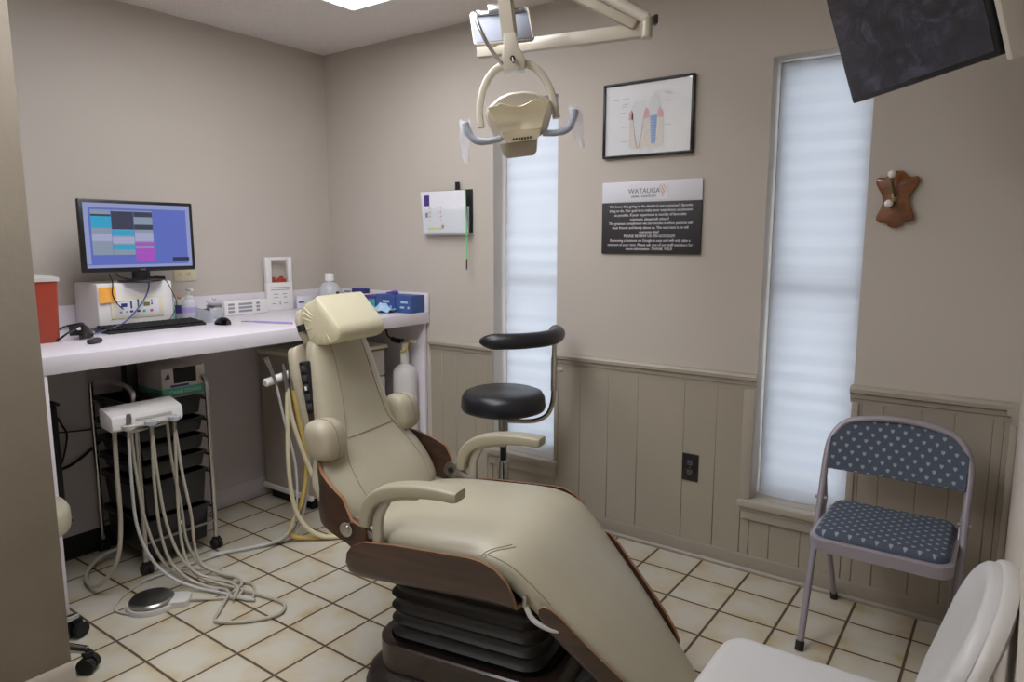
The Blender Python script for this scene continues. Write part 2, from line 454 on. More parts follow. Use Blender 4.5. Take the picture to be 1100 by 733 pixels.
def rrect(hw, hd, r, n=6, cx=0, cy=0):
    pts = []
    for (sx, sy, a0) in ((1, 1, 0), (-1, 1, 90), (-1, -1, 180), (1, -1, 270)):
        for k in range(n+1):
            a = rad(a0+90*k/n); pts.append((cx+sx*(hw-r)+r*math.cos(a), cy+sy*(hd-r)+r*math.sin(a)))
    return pts
def superell(hw, ht, e, n=28):
    out = []
    for k in range(n):
        a = 2*PI*k/n; c, s_ = math.cos(a), math.sin(a)
        out.append((hw*math.copysign(abs(c)**(2/e), c), ht*math.copysign(abs(s_)**(2/e), s_)))
    return out
def lerp_tab(tab, s):
    for a, b in zip(tab, tab[1:]):
        if s <= b[0]:
            t = (s-a[0])/(b[0]-a[0]); t = max(0, t)
            return [x+(y-x)*t for x, y in zip(a, b)]
    return list(tab[-1])
RX90 = Matrix.Rotation(PI/2, 4, 'X')
# faces -Y (the back wall's signs): local x right, local y up
def on_back(x, z, y=-.0): return Matrix.Translation((x, y, z)) @ RX90
# faces +X (things on the left wall side): text runs along +Y, up +Z
def on_left(x, y, z): return Matrix.Translation((x, y, z)) @ Matrix.Rotation(PI/2, 4, 'Z') @ RX90

# ------------------------------------------------------------------ the room
H = 2.44; RW = 3.435; YB = -4.3
W1 = (1.245, 1.622, .30, 2.035); W2 = (2.578, 2.932, .315, 2.055)
struct(MB().boxb((-.2, YB-.15, -.1), (RW+.25, .25, 0), 0).build('floor', M['tile']))
struct(MB().boxb((-.2, YB-.15, H), (RW+.25, .25, H+.1), 0).build('ceiling', M['ceil']))
struct(MB().boxb((-.15, YB, 0), (0, .16, H), 0).build('wall_left', M['wall']))
struct(MB().boxb((RW, YB, 0), (RW+.15, .16, H), 0).build('wall_right', M['wall']))
struct(MB().boxb((-.15, YB-.12, 0), (RW+.15, YB, H), 0).build('wall_front', M['wall']))
b = MB()
b.boxb((0, 0, 0), (W1[0], .16, H), 0); b.boxb((W1[1], 0, 0), (W2[0], .16, H), 0); b.boxb((W2[1], 0, 0), (RW, .16, H), 0)
for w in (W1, W2):
    b.boxb((w[0], 0, 0), (w[1], .16, w[2]-.01), 0); b.boxb((w[0], 0, w[3]), (w[1], .16, H), 0)
struct(b.build('wall_back', M['wall']))
# partition whose end stands at the left of the view
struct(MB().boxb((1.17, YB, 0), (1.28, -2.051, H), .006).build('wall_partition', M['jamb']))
struct(MB().prism([(1.281, 0), (1.281, .17), (1.286, .165), (1.296, .15), (1.3, .02), (1.312, .012), (1.312, 0)], 'y', YB, -2.05).build('baseboard_partition', M['basebd']))

# wainscot boards of uneven width on the back wall, grooves between them
def boards(x0, x1, z0, z1, cuts):
    bb = MB(); xs = [x0]+[c for c in cuts if x0+.02 < c < x1-.02]+[x1]
    for a, c in zip(xs, xs[1:]): bb.boxb((a+.0005, -.012, z0), (c-.0005, 0, z1), .0022, seg=1)
    bb.boxb((x0+.001, -.0088, z0+.001), (x1-.001, -.001, z1-.001), 0)
    return bb
cuts = [.9, 1.0, 1.13, 1.21, 1.766, 1.914, 2.063, 2.282, 2.424, 2.54, 2.66, 2.78, 2.97, 3.04, 3.16, 3.26, 3.37, 3.40]
tn = 0
def trim(bb, m='wains', nm=None):
    global tn; tn += 1
    return struct(bb.build(nm or 'trim_%d' % tn, M[m]))
for (x0, x1, z0, z1) in ((.815, W1[0], .07, .80), (W1[0], W1[1], .07, .262), (W1[1], W2[0], .07, .80), (W2[0], W2[1], .07, .262), (W2[1], RW, .07, .80)):
    trim(boards(x0, x1, z0, z1, cuts))
rail = [(0, .772), (-.012, .772), (-.014, .785), (-.020, .79), (-.022, .806), (-.034, .812), (-.036, .826), (-.030, .834), (0, .836)]
for x0, x1 in ((.815, W1[0]+.004), (W1[1]-.004, W2[0]+.006), (W2[1]-.006, RW)):
    trim(MB().prism(rail, 'x', x0, x1), 'trim')
# right wall wainscot, rail and corner post
trim(MB().boxb((RW-.020, -.085, .075), (RW, -.0125, .772), .004), 'trim')
trim(MB().prism([(RW+p[0]*.9, p[1]) for p in rail], 'y', -.10, -.012), 'trim')
bpf = [(0, 0), (-.026, 0), (-.026, .010), (-.018, .018), (-.018, .062), (-.013, .072), (0, .075)]
struct(MB().prism(bpf, 'x', .815, RW).build('baseboard_back', M['basebd']))
struct(MB().prism([(RW+p[0], p[1]) for p in bpf], 'y', YB, 0).build('baseboard_right', M['basebd']))
# windows: frame, glass, sill, apron and casings
for n, w in ((1, W1), (2, W2)):
    e = bpy.data.objects.new('window_%d' % n, None); COL.objects.link(e); e.location = (w[0], .1, w[2]); struct(e)
    wd, ht = w[1]-w[0], w[3]-w[2]
    f = MB(); y0, y1 = .012, .055
    f.boxb((0, y0, 0), (.03, y1, ht), .004); f.boxb((wd-.03, y0, 0), (wd, y1, ht), .004)
    f.boxb((.03, y0, 0), (wd-.03, y1, .035), .004); f.boxb((.03, y0, ht-.035), (wd-.03, y1, ht), .004); f.boxb((.03, y0+.005, ht*.5-.015), (wd-.03, y1, ht*.5+.015), .004)
    f.build('window_frame', M['shadeframe'], e)
    g = MB().boxb((.02, .036, .02), (wd-.02, .040, ht-.02), 0); g.build('glass', M['glass'], e)
    ov = .045 if n == 2 else .03
    s_ = MB().boxb((-ov, -.15, -.028), (wd+ov, -.1-.001, 0), .005); s_.boxb((.0, -.1, -.028), (wd, .0, 0), .002)
    s_.build('window_sill', M['trim'], e)
    a = MB().boxb((-ov+.014, -.128, -.085), (wd+ov-.014, -.101, -.029), .005); a.boxb((-ov+.008, -.136, -.046), (wd+ov-.008, -.1, -.029), .005)
    a.build('window_apron', M['trim'], e)
trim(MB().boxb((W2[0]-.045, -.02, W2[2]), (W2[0], 0, .772), .004), 'trim')
trim(MB().boxb((W2[1], -.02, W2[2]), (W2[1]+.025, 0, .772), .004), 'trim')
trim(MB().boxb((W1[1], -.018, W1[2]), (W1[1]+.022, 0, .772), .004), 'trim')

# fabric shades hanging in the two windows
def shade(w, x0, x1, zb, ragged, label):
    gr = []; nz, nx = 90, 14
    for i in range(nz+1):
        row = []
        for j in range(nx+1):
            s, t = j/nx, i/nz
            z1 = w[3]-.012; z0 = zb+(ragged*(.5*math.sin(3.2*s)+.5*s) if ragged else 0)
            z = z1+(z0-z1)*t; x = x0+(x1-x0)*s
            y = .088+.003*math.sin(z*73)+.004*math.sin(x*24+z*5)-(.02*max(0, t-.93)/.07*(1 if ragged else 0))
            if ragged: x += .012*max(0, t-.8)/.2*(1-s)*-1
            row.append((x, y, z))
        gr.append(row)
    o = MB().sheet(gr, .0012).build('window_shade', M['shade'], None, 80)
    return tag(o, label, 'window shade', 'window shades')
s1 = shade(W1, W1[0]+.019, W1[1]-.003, W1[2]+.004, 0, 'white fabric shade with painted slat shadows in the narrow window behind the black stool')
s2 = shade(W2, W2[0]+.021, W2[1]-.003, W2[2]+.005, -.012, 'white fabric shade with painted slat shadows and curling hem in the window beside the wooden hook plaque')

# ------------------------------------------------------------------ counter with open knee space
CX, CZ, CB, CL = .805, .982, .922, -1.90
cn = thing('work_counter', 'long white laminate counter with backsplash along the left wall', 'counter', (0, 0, 0))
MB().boxb((.002, CL, CB), (CX, -.004, CZ), .002).build('countertop', M['lam'], cn)
MB().boxb((.003, CL, CZ+.0005), (.02, -.024, CZ+.104), .002).build('backsplash', M['lam'], cn)
MB().boxb((.003, -.022, CZ+.0005), (CX+.004, -.004, CZ+.104), .002).build('backsplash', M['lam'], cn)
MB().boxb((.18, CL+.006, 0), (CX-.004, CL+.03, CB-.0005), .002).build('end_panel', M['lam'], cn)
MB().boxb((.02, -.024, 0), (CX-.024, -.004, CB-.0005), .002).build('end_panel', M['lam'], cn)
MB().boxb((.150, CL+.03, .1), (.168, -.024, CB-.0005), .001).build('back_panel', M['lam2'], cn)
MB().boxb((.150, -1.099, 0), (.168, -.024, .0995), .001).build('back_panel', M['lam2'], cn)
struct(MB().boxb((.150, CL+.031, 0), (.172, -1.10, .0995), .003).build('baseboard_left', M['blackm']))

# under-counter drawer cabinet at the far end
cb = thing('drawer_cabinet', 'pale drawer cabinet standing under the far end of the counter', 'cabinet', (.2, -.66, 0))
MB().boxb((0, 0, .07), (.40, .50, .785), .003).build('body', M['cab_shaded'], cb)
MB().boxb((.02, .02, 0), (.36, .48, .069), .002).build('plinth', M['blackm'], cb)
MB().boxb((-.01, -.012, .786), (.424, .515, .806), .004).build('cabinet_top', M['creamp'], cb)
MB().boxb((.0, -.018, .06), (.40, -.001, .085), .002).build('kick_strip', M['cab'], cb)
for k, (z0, z1) in enumerate(((.64, .775), (.48, .63), (.30, .47), (.09, .29))):
    d = MB().boxb((.401, .006, z0), (.418, .494, z1), .004).build('drawer', M['cab'], cb)
    MB().tube(spline([(.418, .20, (z0+z1)/2+.02), (.436, .21, (z0+z1)/2+.02), (.436, .29, (z0+z1)/2+.02), (.418, .30, (z0+z1)/2+.02)], 5), .004, 8).build('handle', M['steel'], d)
MB().boxb((.4185, .44, .565), (.4195, .475, .585), 0).build('red_sticker', M['redp'], cb)

# white pressure tank with valve
tk = thing('water_tank', 'tall white water bottle with valve beside the counter end panel', 'tank', (.70, -.095, 0))
MB().lathe([(0, 0), (.055, 0), (.064, .012), (.066, .03), (.066, .635), (.063, .658), (.052, .677), (.036, .689), (.024, .695), (.021, .70)], 28).build('bottle', M['tank'], tk)
MB().lathe([(.0215, .7005), (.024, .705), (.024, .76), (.019, .765), (.017, .79), (.02, .795), (.02, .815), (0, .818)], 20).build('neck', M['white'], tk)
v = MB(); v.box((-.035, 0, .822), (.05, .03, .026), .006); v.cyl((-.06, -.004, .822), (-.085, -.01, .83), .014, n=16)
v.build('valve', M['dsteel'], tk)
MB().box((.045, .012, .826), (.07, .022, .018), .003).build('bracket', M['creamd'], tk)
MB().tube(spline([(-.085, -.01, .83), (-.11, -.02, .85), (-.12, -.02, .89), (-.13, -.02, .918)], 6), .006, 8).build('hose', M['rust'], tk)
MB().tube(spline([(.03, 0, .82), (.05, -.03, .81), (.048, -.035, .785), (.02, -.03, .77), (.0, -.028, .775)], 8), .005, 8).build('tube', M['yellow'], tk)

# ------------------------------------------------------------------ computer and things on the counter
mon = thing('monitor', 'black widescreen monitor showing a blue schedule grid, standing on the white control unit', 'monitor', (.21, -1.262, 1.1865), 0)
MB().boxb((.028, -.245, .047), (.052, .245, .352), .006).build('housing', M['black'], mon)
scr = MB(); X0 = .0525
scr.boxb((X0-.001, -.228, .066), (X0, .228, .337), 0)
scr.build('screen', emit_mat('screen_blue', (96, 112, 196), .7), mon)
def pane(y0, y1, z0, z1, c, nm='screen_cell', dx=.0006, s=.62):
    # screen areas in fractions of the picture, from its lower left
    a, b_, c_, d_ = -.228+.456*y0, -.228+.456*y1, .066+.271*z0, .066+.271*z1
    return MB().boxb((X0, a, c_), (X0+dx, b_, d_), 0).build(nm, emit_mat(nm, c, s), mon)
def cells(name, c, rects, dx):
    bb = MB()
    for y0, y1, z0, z1 in rects:
        bb.boxb((X0, -.228+.456*y0, .066+.271*z0), (X0+dx, -.228+.456*y1, .066+.271*z1), 0)
    bb.build(name, emit_mat(name, c, .7), mon)
cells('screen_toolbar', (150, 160, 206), [(0, 1, .93, 1), (0, .04, .06, .93), (.96, 1, .03, .93), (0, 1, 0, .045)], .0004)
cells('screen_grid', (142, 156, 176), [(.06, .235, .2, .90), (.24, .44, .2, .90), (.445, .62, .2, .90)], .0006)
cells('screen_dark_cells', (60, 62, 84), [(.24, .44, .60, .88), (.445, .62, .80, .88), (.445, .62, .60, .68), (.06, .235, .80, .83)], .0009)
cells('screen_cyan_cells', (52, 166, 206), [(.06, .235, .62, .80), (.24, .44, .50, .59), (.24, .44, .28, .36)], .0009)
cells('screen_pale_cells', (170, 174, 208), [(.06, .235, .42, .53), (.24, .44, .38, .48), (.445, .62, .42, .55)], .0009)
cells('screen_magenta_cells', (172, 84, 196), [(.445, .62, .34, .40), (.445, .62, .09, .30)], .0009)
cells('screen_message', (40, 46, 84), [(.80, .97, .09, .15)], .0009)
text('maker_mark', 'ASUS', .010, M['greyp'], mon, on_left(.0522, .0, .0525))
st = MB().box((.03, .0, .043), (.03, .07, .06), .006); st.box((.03, 0, .0295), (.035, .05, .05), .005)
st.build('stand_neck', M['black'], mon)
MB().lathe([(0, 0), (.085, 0), (.09, .004), (.085, .010), (.02, .014), (0, .015)], 28, Mx=Matrix.Translation((.02, 0, .0))).build('stand_base', M['black'], mon)

un = thing('control_unit', 'white boxy electronic unit with cream button panel, under the monitor', 'instrument', (.03, -1.457, CZ))
MB().boxb((0, 0, .008), (.22, .325, .204), .006).build('housing', M['white'], un)
for fx, fy in ((.02, .03), (.2, .03), (.02, .295), (.2, .295)): MB().cyl((fx, fy, 0.0003), (fx, fy, .0078), .012).build('foot', M['rubber'], un)
MB().box((.2215, .165, .095), (.005, .228, .092), .002).build('front_panel', M['creamp'], un)
MB().box((.2245, .165, .095), (.002, .185, .07), .0008).build('panel_face', M['paper'], un)
kb = MB()
for (y, z, w_, h_, mi) in ((.105, .107, .026, .016, 0), (.135, .108, .007, .032, 0), (.165, .110, .007, .04, 1), (.203, .106, .026, .017, 2),
                            (.135, .078, .014, .009, 0), (.165, .078, .014, .009, 0), (.19, .077, .012, .011, 3), (.222, .077, .012, .011, 4), (.225, .107, .006, .010, 0), (.225, .122, .006, .006, 0), (.09, .077, .010, .008, 5), (.115, .078, .008, .008, 5), (.1, .126, .05, .004, 5)):
    kb.box((.2263, y, z), (.0022, w_, h_), .0008, mi)
kb.build('buttons', [M['navy'], M['green'], M['lcd'], M['tealp'], M['redp'], M['greyp']], un)
MB().tube([(.0, .322, .1), (.0, .322, .26)], .0035, 8).build('antenna', M['greyp'], un)

grid = [[(.2555+.002*math.sin(j*.6)+.004*(i/8)**2, -1.452+.07*j/8, 1.170-.066*i/8) for j in range(9)] for i in range(9)]
tag(MB().sheet(grid, .0006).build('sticky_note', M['orange']), 'square orange sticky note stuck on the white control unit', 'note')
MB_ = MB().box((.15, -1.17, 1.1965), (.06, .10, .016), .004); tag(MB_.build('small_box', M['black']), 'small flat black box lying on the white control unit, right of the monitor stand', 'box')

# keyboard
kbd = thing('keyboard', 'long black computer keyboard in front of the white control unit', 'keyboard', (.305, -1.26, CZ), rad(0))
MB().prism([(-.065, 0), (.065, 0), (.066, .006), (.06, .012), (-.06, .022), (-.066, .018)], 'y', -.215, .215, .003).build('case', M['black'], kbd)
kk = MB()
for r in range(6):
    for c in range(20):
        if r == 0 and 4 <= c <= 9: continue
        x = .048-r*.0192; kk.box((x, -.2+c*.021, .0155+(.06-x)*.083), (.0155, .0175, .006), .002, seg=1)
kk.box((.048, -.063, .0165), (.0155, .12, .006), .002)
kk.build('keys', M['blackm'], kbd)

# mouse
def mouse_mesh(s):
    m = MB(); rings = []
    for i in range(9):
        t = i/8; x = (-.055+.11*t)*s; w = .032*s*math.sin(PI*(.12+.78*t))**.45*.98; h = .036*s*math.sin(PI*(.1+.72*t))**.6
        rings.append([(x, w*math.cos(a), .001+h*max(0, math.sin(a))**.8) for a in [PI*2*k/20 for k in range(20)]])
    return m.loft(rings)
mo = thing('computer_mouse', 'glossy black computer mouse right of the keyboard on the counter', 'mouse', (.43, -1.0, CZ), rad(10))
mouse_mesh(.72).xf(Matrix.Diagonal((1, 1, 1.35, 1))).build('shell', M['sunlens'], mo, 60); MB().cyl((.02, -.003, .030), (.02, .003, .030), .006, n=14).build('wheel', M['greyp'], mo)
rm = thing('small_remote', 'small dark grey remote lying near the front edge of the counter', 'remote', (.59, -1.625, CZ), rad(35))
MB().box((0, 0, .010), (.03, .062, .019), .008, seg=3).build('case', M['dgreyp'], rm); MB().box((0, .012, .0198), (.014, .02, .003), .001).build('button', M['black'], rm)

# dark wraparound glasses
sg = thing('sunglasses', 'glossy black wraparound glasses lying beside the red bin', 'glasses', (.38, -1.60, CZ), rad(172))
gr = []
for i in range(9):
    t = i/8; row = []
    for j in range(17):
        a = rad(-80+160*j/16); tap = 1-.25*abs(math.sin(a))**4
        row.append((.07*math.sin(a)*(1-.22*t*t), -.078*math.cos(a)*(1-.38*t*t)+.022, .004+.054*t*tap))
    gr.append(row)
MB().sheet(gr, .003).build('lens', M['sunlens'], sg, 60)
MB().tube(spline([(-.054, .02, .046), (0, -.024, .057), (.054, .02, .046)], 10), .0045, 8).build('brow_bar', M['black'], sg)
for s in (-1, 1): MB().tube(spline([(s*.069, .02, .044), (s*.071, .05, .030), (s*.069, .075, .012), (s*.066, .088, .006)], 6), .004, 8).build('temple', M['black'], sg)

# sharps bin
sb = thing('sharps_bin', 'red plastic sharps bin with pale lid at the left end of the counter', 'bin', (.36, -1.765, CZ))
r0 = rrect(.075, .085, .012); r1 = rrect(.082, .092, .012)
MB().loft([[(x, y, .0) for x, y in rrect(.073, .083, .012)], [(x, y, .004) for x, y in r0], [(x, y, .232) for x, y in r1]]).build('body', M['red'], sb)
MB().loft([[(x, y, .2325) for x, y in rrect(.088, .098, .014)], [(x, y, .246) for x, y in rrect(.088, .098, .014)], [(x, y, .252) for x, y in rrect(.07, .08, .012)]]).build('lid', M['whited'], sb)
MB().box((.0795, -.055, .14), (.003, .045, .10), .001).build('hazard_label', M['paper'], sb)
text('hazard_text', 'SHARPS', .0095, M['redp'], sb, on_left(.0815, -.055, .165))

# dispenser bottles behind the keyboard
def bottle(x, y, r, h, m, capm, label, pump=True, name='pump_bottle', liquid=None):
    t = thing(name, label, 'bottle', (x, y, CZ), 0, 'dispenser bottles on the counter')
    MB().lathe([(0, 0), (r*.9, 0), (r, .006), (r, h*.72), (r*.85, h*.82), (r*.4, h*.9), (r*.38, h*.93)], 22).build('body', m, t)
    c = MB(); c.lathe([(r*.45, h*.905), (r*.5, h*.91), (r*.5, h*.98), (r*.3, h), (0, h)], 18)
    if pump:
        c.cyl((0, 0, h), (0, 0, h+.022), .004, n=10); c.box((.01, .0, h+.027), (.045, .016, .012), .004)
    c.build('pump' if pump else 'cap', capm, t)
    if liquid: MB().lathe([(0, .002), (r*.88, .003), (r*.93, .008), (r*.93, h*.42), (0, h*.42)], 18).build('gel', liquid, t)
    return t
bottle(.10, -1.075, .030, .150, M['clearb'], M['white'], 'clear pump bottle of teal gel right of the white control unit', liquid=M['tealliq'])
t = bottle(.085, -1.01, .024, .115, M['frost'], M['orangecap'], 'small clear bottle with orange cap between the two pump bottles', False, 'small_bottle')
MB().cyl((0, 0, .035), (0, 0, .075), .0245, n=22).build('purple_label', M['purpled'], t)
t = bottle(.17, -1.01, .035, .125, M['frost'], M['white'], 'white frosted pump bottle with white spout behind the grey card holder')
MB().cyl((0, 0, .045), (0, 0, .07), .0355, n=22).build('blue_label', M['lilac'], t)
gd = thing('card_holder', 'small grey translucent card holder right of the keyboard', 'holder', (.29, -1.005, CZ), rad(-15))
MB().prism([(-.04, 0), (.04, 0), (.03, .052), (-.03, .075)], 'x', -.02, .02, .003).build('holder_body', M['clear'], gd)
MB().box((0, .0, .036), (.012, .05, .062), .002).build('dark_card', M['dgreyp'], gd)
jr = thing('glass_jar', 'small clear glass jar with metal band behind the black mouse', 'jar', (.135, -.86, CZ))
MB().lathe([(0, 0), (.036, 0), (.04, .008), (.04, .05), (.032, .06), (.03, .072), (.037, .08), (.036, .088), (0, .09)], 24).build('body', M['clear'], jr)
MB().cyl((0, 0, .052), (0, 0, .068), .0365, n=24).build('band', M['steel'], jr)
MB().sphere((0, 0, .097), .009, sc=(1, 1, .9)).build('lid_knob', M['clear'], jr)
tr = thing('desk_organiser', 'low white organiser rack with printed labels against the backsplash', 'organiser', (.055, -.655, CZ))
MB().boxb((0, -.13, 0), (.05, .13, .075), .004).build('body', M['white'], tr)
lb = MB()
for y0, y1 in ((-.11, -.075), (-.05, .03), (.055, .075)):
    for k in range(3): lb.boxb((.05, y0, .014+k*.018), (.0508, y1, .026+k*.018), 0)
lb.build('labels', M['greyp'], tr)
hd = thing('display_holder', 'upright white display holder with a cut-out window against the backsplash', 'holder', (.05, -.408, CZ), rad(-6))
hp = MB(); D_ = .026
hp.boxb((-D_, -.08, 0), (0, .08, .155), .003); hp.boxb((-D_, -.08, .155), (0, -.045, .295), .003); hp.boxb((-D_, .055, .155), (0, .08, .295), .003); hp.boxb((-D_, -.045, .28), (0, .055, .295), .003)
hp.build('body', M['white'], hd)
rd = MB()
for k, (yy, hh) in enumerate(((-.03, .03), (-.012, .018), (.004, .026), (.02, .034), (.036, .02))): rd.boxb((-.02, yy-.0095, .1555), (-.006, yy+.009, .1555+hh), .003)
rd.build('red_inserts', M['red'], hd)
tx = MB()
for z_, y0, y1 in ((.125, -.055, .06), (.112, -.055, .06), (.088, -.04, -.01), (.088, .015, .04), (.07, -.04, -.012), (.07, .02, .04), (.035, -.05, -.03), (.035, .02, .045)): tx.boxb((0, y0, z_), (.0006, y1, z_+.004), 0)
tx.box((0, -.002, .04), (.0012, .006, .02), 0)
tx.build('printed_lines', M['greyp'], hd)
wd_ = thing('plastic_wand', 'thin lilac plastic wand with bent tip lying on the open counter', 'tool', (.44, -.9, CZ))
MB().tube(spline([(0, .02, .006), (.05, .04, .006), (.14, .07, .006), (.20, .095, .006), (.225, .10, .006), (.245, .09, .006)], 7), [.003]*6+[.0045]*28+[.005]*2, 8).build('shaft', M['lilac'], wd_)
MB().tube([(.0, .02, .006), (-.03, .008, .004)], [.0032, .0018], 8).build('tip', M['greyp'], wd_)
jg = thing('jug_bottle', 'squat white bottle with white cap behind the headrest', 'bottle', (.18, -.165, CZ))
MB().lathe([(0, 0), (.062, 0), (.066, .008), (.066, .095), (.06, .12), (.04, .143), (.024, .15), (.022, .156)], 26).build('body', M['frost'], jg)
MB().lathe([(.024, .156), (.027, .159), (.026, .195), (.022, .2), (0, .2)], 20).build('cap', M['white'], jg)
MB().box((.0665, .0, .09), (.002, .02, .016), 0).build('label_mark', M['dgreyp'], jg)

# masks / glove boxes along the far backsplash
def glovebox(y0, x0, x1, label, wrappers):
    t = thing('glove_box', label, 'box', (x0, y0, CZ), 0, 'glove cartons')
    L_ = x1-x0
    MB().boxb((0, 0, 0), (L_, .10, .095), .002).build('carton', M['bluebox'], t)
    m = MB().box((L_*.55, -.0005, .058), (.05, .001, .012), 0); m.box((L_*.42, -.0005, .03), (.03, .001, .01), 0); m.box((L_*.8, -.0005, .03), (.012, .001, .012), 0)
    m.build('printed_marks', M['bluelt'], t)
    return t
glovebox(-.128, .672, .792, 'blue glove carton nearest the room at the end of the counter', 0)
glovebox(-.132, .525, .668, 'blue glove carton behind the pale tissue wrappers', 0)
pb = MB().boxb((.43, -.13, CZ), (.52, -.03, CZ+.085), .002); pb.box((.49, -.131, CZ+.045), (.05, .002, .04), 0, 1); tag(pb.build('mask_box', [M['purpled'], M['tealp']]), 'purple carton with teal print between headrest and blue cartons', 'box')
wr = MB(); 
gr = [[(.46+.022*j+.004*math.sin(i), -.2+.016*i, CZ+.004+.05*math.exp(-((i-3)**2)/6)*(.6+.4*math.sin(j*1.1+1))+.008*math.sin(i*2.1+j*1.7)) for i in range(7)] for j in range(11)]
wr.sheet(gr, .002); tag(wr.build('tissue_wrapper', M['bluelt'], None, 20), 'crumpled pale blue tissue wrappers before the blue cartons', 'wrapper')
tag(MB().tube([(.55, -.075, CZ+.1), (.585, -.078, CZ+.103), (.61, -.08, CZ+.106), (.64, -.083, CZ+.106), (.65, -.084, CZ+.106)], [.003, .005, .009, .011, .004], 12).build('marker_pen', M['purple']), 'purple capped marker lying on the blue cartons', 'pen')
tp = MB().boxb((.22, -.12, CZ), (.425, -.026, CZ+.088), .003); tp = tag(tp.build('paper_carton', M['card']), 'long white carton with small print behind the headrest', 'box')
m = MB()
for k in range(7): m.box((.24+k*.022, -.1205, CZ+.07), (.014, .001, .008), 0, k % 2)
m.build('print', [M['redp'], M['dgreyp']], tp)
tag(MB().box((.34, -.075, CZ+.1025), (.10, .05, .028), .005).build('dark_case', M['navy']), 'small dark case lying on the white carton against the back wall', 'case')
tag(MB().tube(spline([(.2, -.07, CZ+.0935), (.25, -.075, CZ+.0935)], 3), .005, 8).build('pen', M['greyp']), 'grey pen on the white carton beside the dark case', 'pen')
tag(MB().boxb((.045, -.30, CZ+.001), (.055, -.19, CZ+.07), .001).build('leaflet', M['paper']), 'small white leaflet with purple print leaning at the backsplash right of the display holder', 'leaflet')
bpy.data.objects['leaflet'].data.materials.append(M['purple'])
MB().box((.0556, -.27, CZ+.035), (.0008, .04, .01), 0).build('purple_print', M['purple'], bpy.data.objects['leaflet'])

# outlet on the left wall
def outlet(name, loc, rz, w, h, m, md, label, horiz):
    t = thing(name, label, 'outlet', loc, rz, 'wall outlets')      # local: plate in x-z plane facing -y
    MB().box((0, -.003, 0), (w, .006, h), .003).build('plate', m, t)
    for s in (-1, 1):
        c = (s*.021, 0) if horiz else (0, s*.021)
        q = MB().box((c[0], -.0065, c[1]), (.028 if not horiz else .026, .004, .026), .005); q = q.build('socket', md, t)
        sl = MB()
        for dx in (-.006, .006): sl.box((c[0]+(0 if horiz else dx), -.0088, c[1]+(dx if horiz else .003)), (.006 if horiz else .002, .001, .002 if horiz else .006), 0)
        sl.box((c[0]+(-.008 if horiz else 0), -.0088, c[1]+(0 if horiz else -.007)), (.004, .001, .004), 0)
        sl.build('slots', M['blackm'] if m is not M['outlet'] else M['greyp'], q)
    MB().cyl((0, -.006, 0), (0, -.008, 0), .003, n=10).build('screw', M['steel'], t)
    return t
outlet('wall_outlet', (0, -.928, 1.203), PI/2, .118, .072, M['ivory'], M['ivory'], 'ivory double outlet lying sideways on the left wall above the counter', True)
outlet('wall_outlet', (2.318, -.012, .40), 0, .072, .12, M['outlet'], M['outletd'], 'black double outlet on the panelling between the two windows', False)

# cables behind the monitor
def cable(nm, pts, r, m, label): return tag(MB().tube(spline(pts, 8), r, 8).build(nm, m), label, 'cable', 'computer cables')
cable('cable', [(.245, -1.40, 1.228), (.262, -1.395, 1.19), (.264, -1.40, 1.14), (.266, -1.385, 1.10), (.268, -1.362, 1.072)], .0025, M['cableb'], 'thin black cable with a plug hanging down the unit beside the orange note')
cable('cable', [(.245, -1.375, 1.23), (.262, -1.35, 1.207), (.262, -1.29, 1.200), (.252, -1.25, 1.212), (.25, -1.23, 1.232)], .0035, M['cableb'], 'black cable drooping just under the monitor screen')
cable('cable', [(.245, -1.245, 1.23), (.264, -1.243, 1.17), (.272, -1.28, 1.10), (.31, -1.38, 1.022), (.34, -1.49, .994), (.365, -1.56, .987)], .0032, M['cablev'], 'violet cable curving from the monitor to the black glasses')
cable('cable', [(.19, -1.17, 1.206), (.255, -1.165, 1.195), (.262, -1.14, 1.14), (.27, -1.125, 1.08), (.262, -1.15, 1.02), (.266, -1.185, .994)], .0018, M['cableb'], 'thin black wire from the small flat box down to the keyboard')

# ------------------------------------------------------------------ under the counter
rk = thing('drawer_trolley', 'black six-drawer trolley with chrome frame on castors under the counter', 'trolley', (.385, -1.337, 0))
for s in (-1, 1):
    y = s*.155
    MB().tube(spline([(.19, y, .055), (.19, y, .40), (.188, y, .72), (.165, y, .775), (.10, y, .788), (-.10, y, .788), (-.165, y, .775), (-.188, y, .72), (-.19, y, .40), (-.19, y, .055)], 5), .0105, 10).build('frame_hoop', M['chrome'], rk)
for x in (.19, -.19):
    MB().tube([(x, -.155, .13), (x, .155, .13)], .006, 8).build('cross_bar', M['steel'], rk)
for x in (.19, -.19):
    for y in (-.155, .155):
        c = MB(); c.cyl((x, y, .055), (x, y, .045), .012, n=12); c.box((x, y, .042), (.022, .034, .02), .004)
        for d in (-.011, .011): c.cyl((x, y+d-.008, .022), (x, y+d+.008, .022), .022, n=18)
        c.build('castor', M['rubber'], rk)
zs = [(.63, .705), (.552, .61), (.475, .532), (.395, .455), (.232, .375), (.06, .215)]
for z0, z1 in zs:
    d = MB(); a = rrect(.17, .128, .012, 4); c = rrect(.176, .138, .012, 4)
    d.loft([[(x, y, z0) for x, y in a], [(x, y, z1-.012) for x, y in c], [(x, y, z1-.012) for x, y in rrect(.186, .146, .012, 4)], [(x, y, z1) for x, y in rrect(.186, .146, .012, 4)], [(x, y, z1) for x, y in rrect(.172, .134, .012, 4)], [(x, y, z0+.006) for x, y in rrect(.166, .124, .012, 4)]])
    d.build('drawer', M['drawer'], rk)
    for s in (-1, 1): MB().tube([(.19, s*.1485, z1-.018), (-.19, s*.1485, z1-.018)], .0055, 8).build('drawer_rail', M['dsteel'], rk)
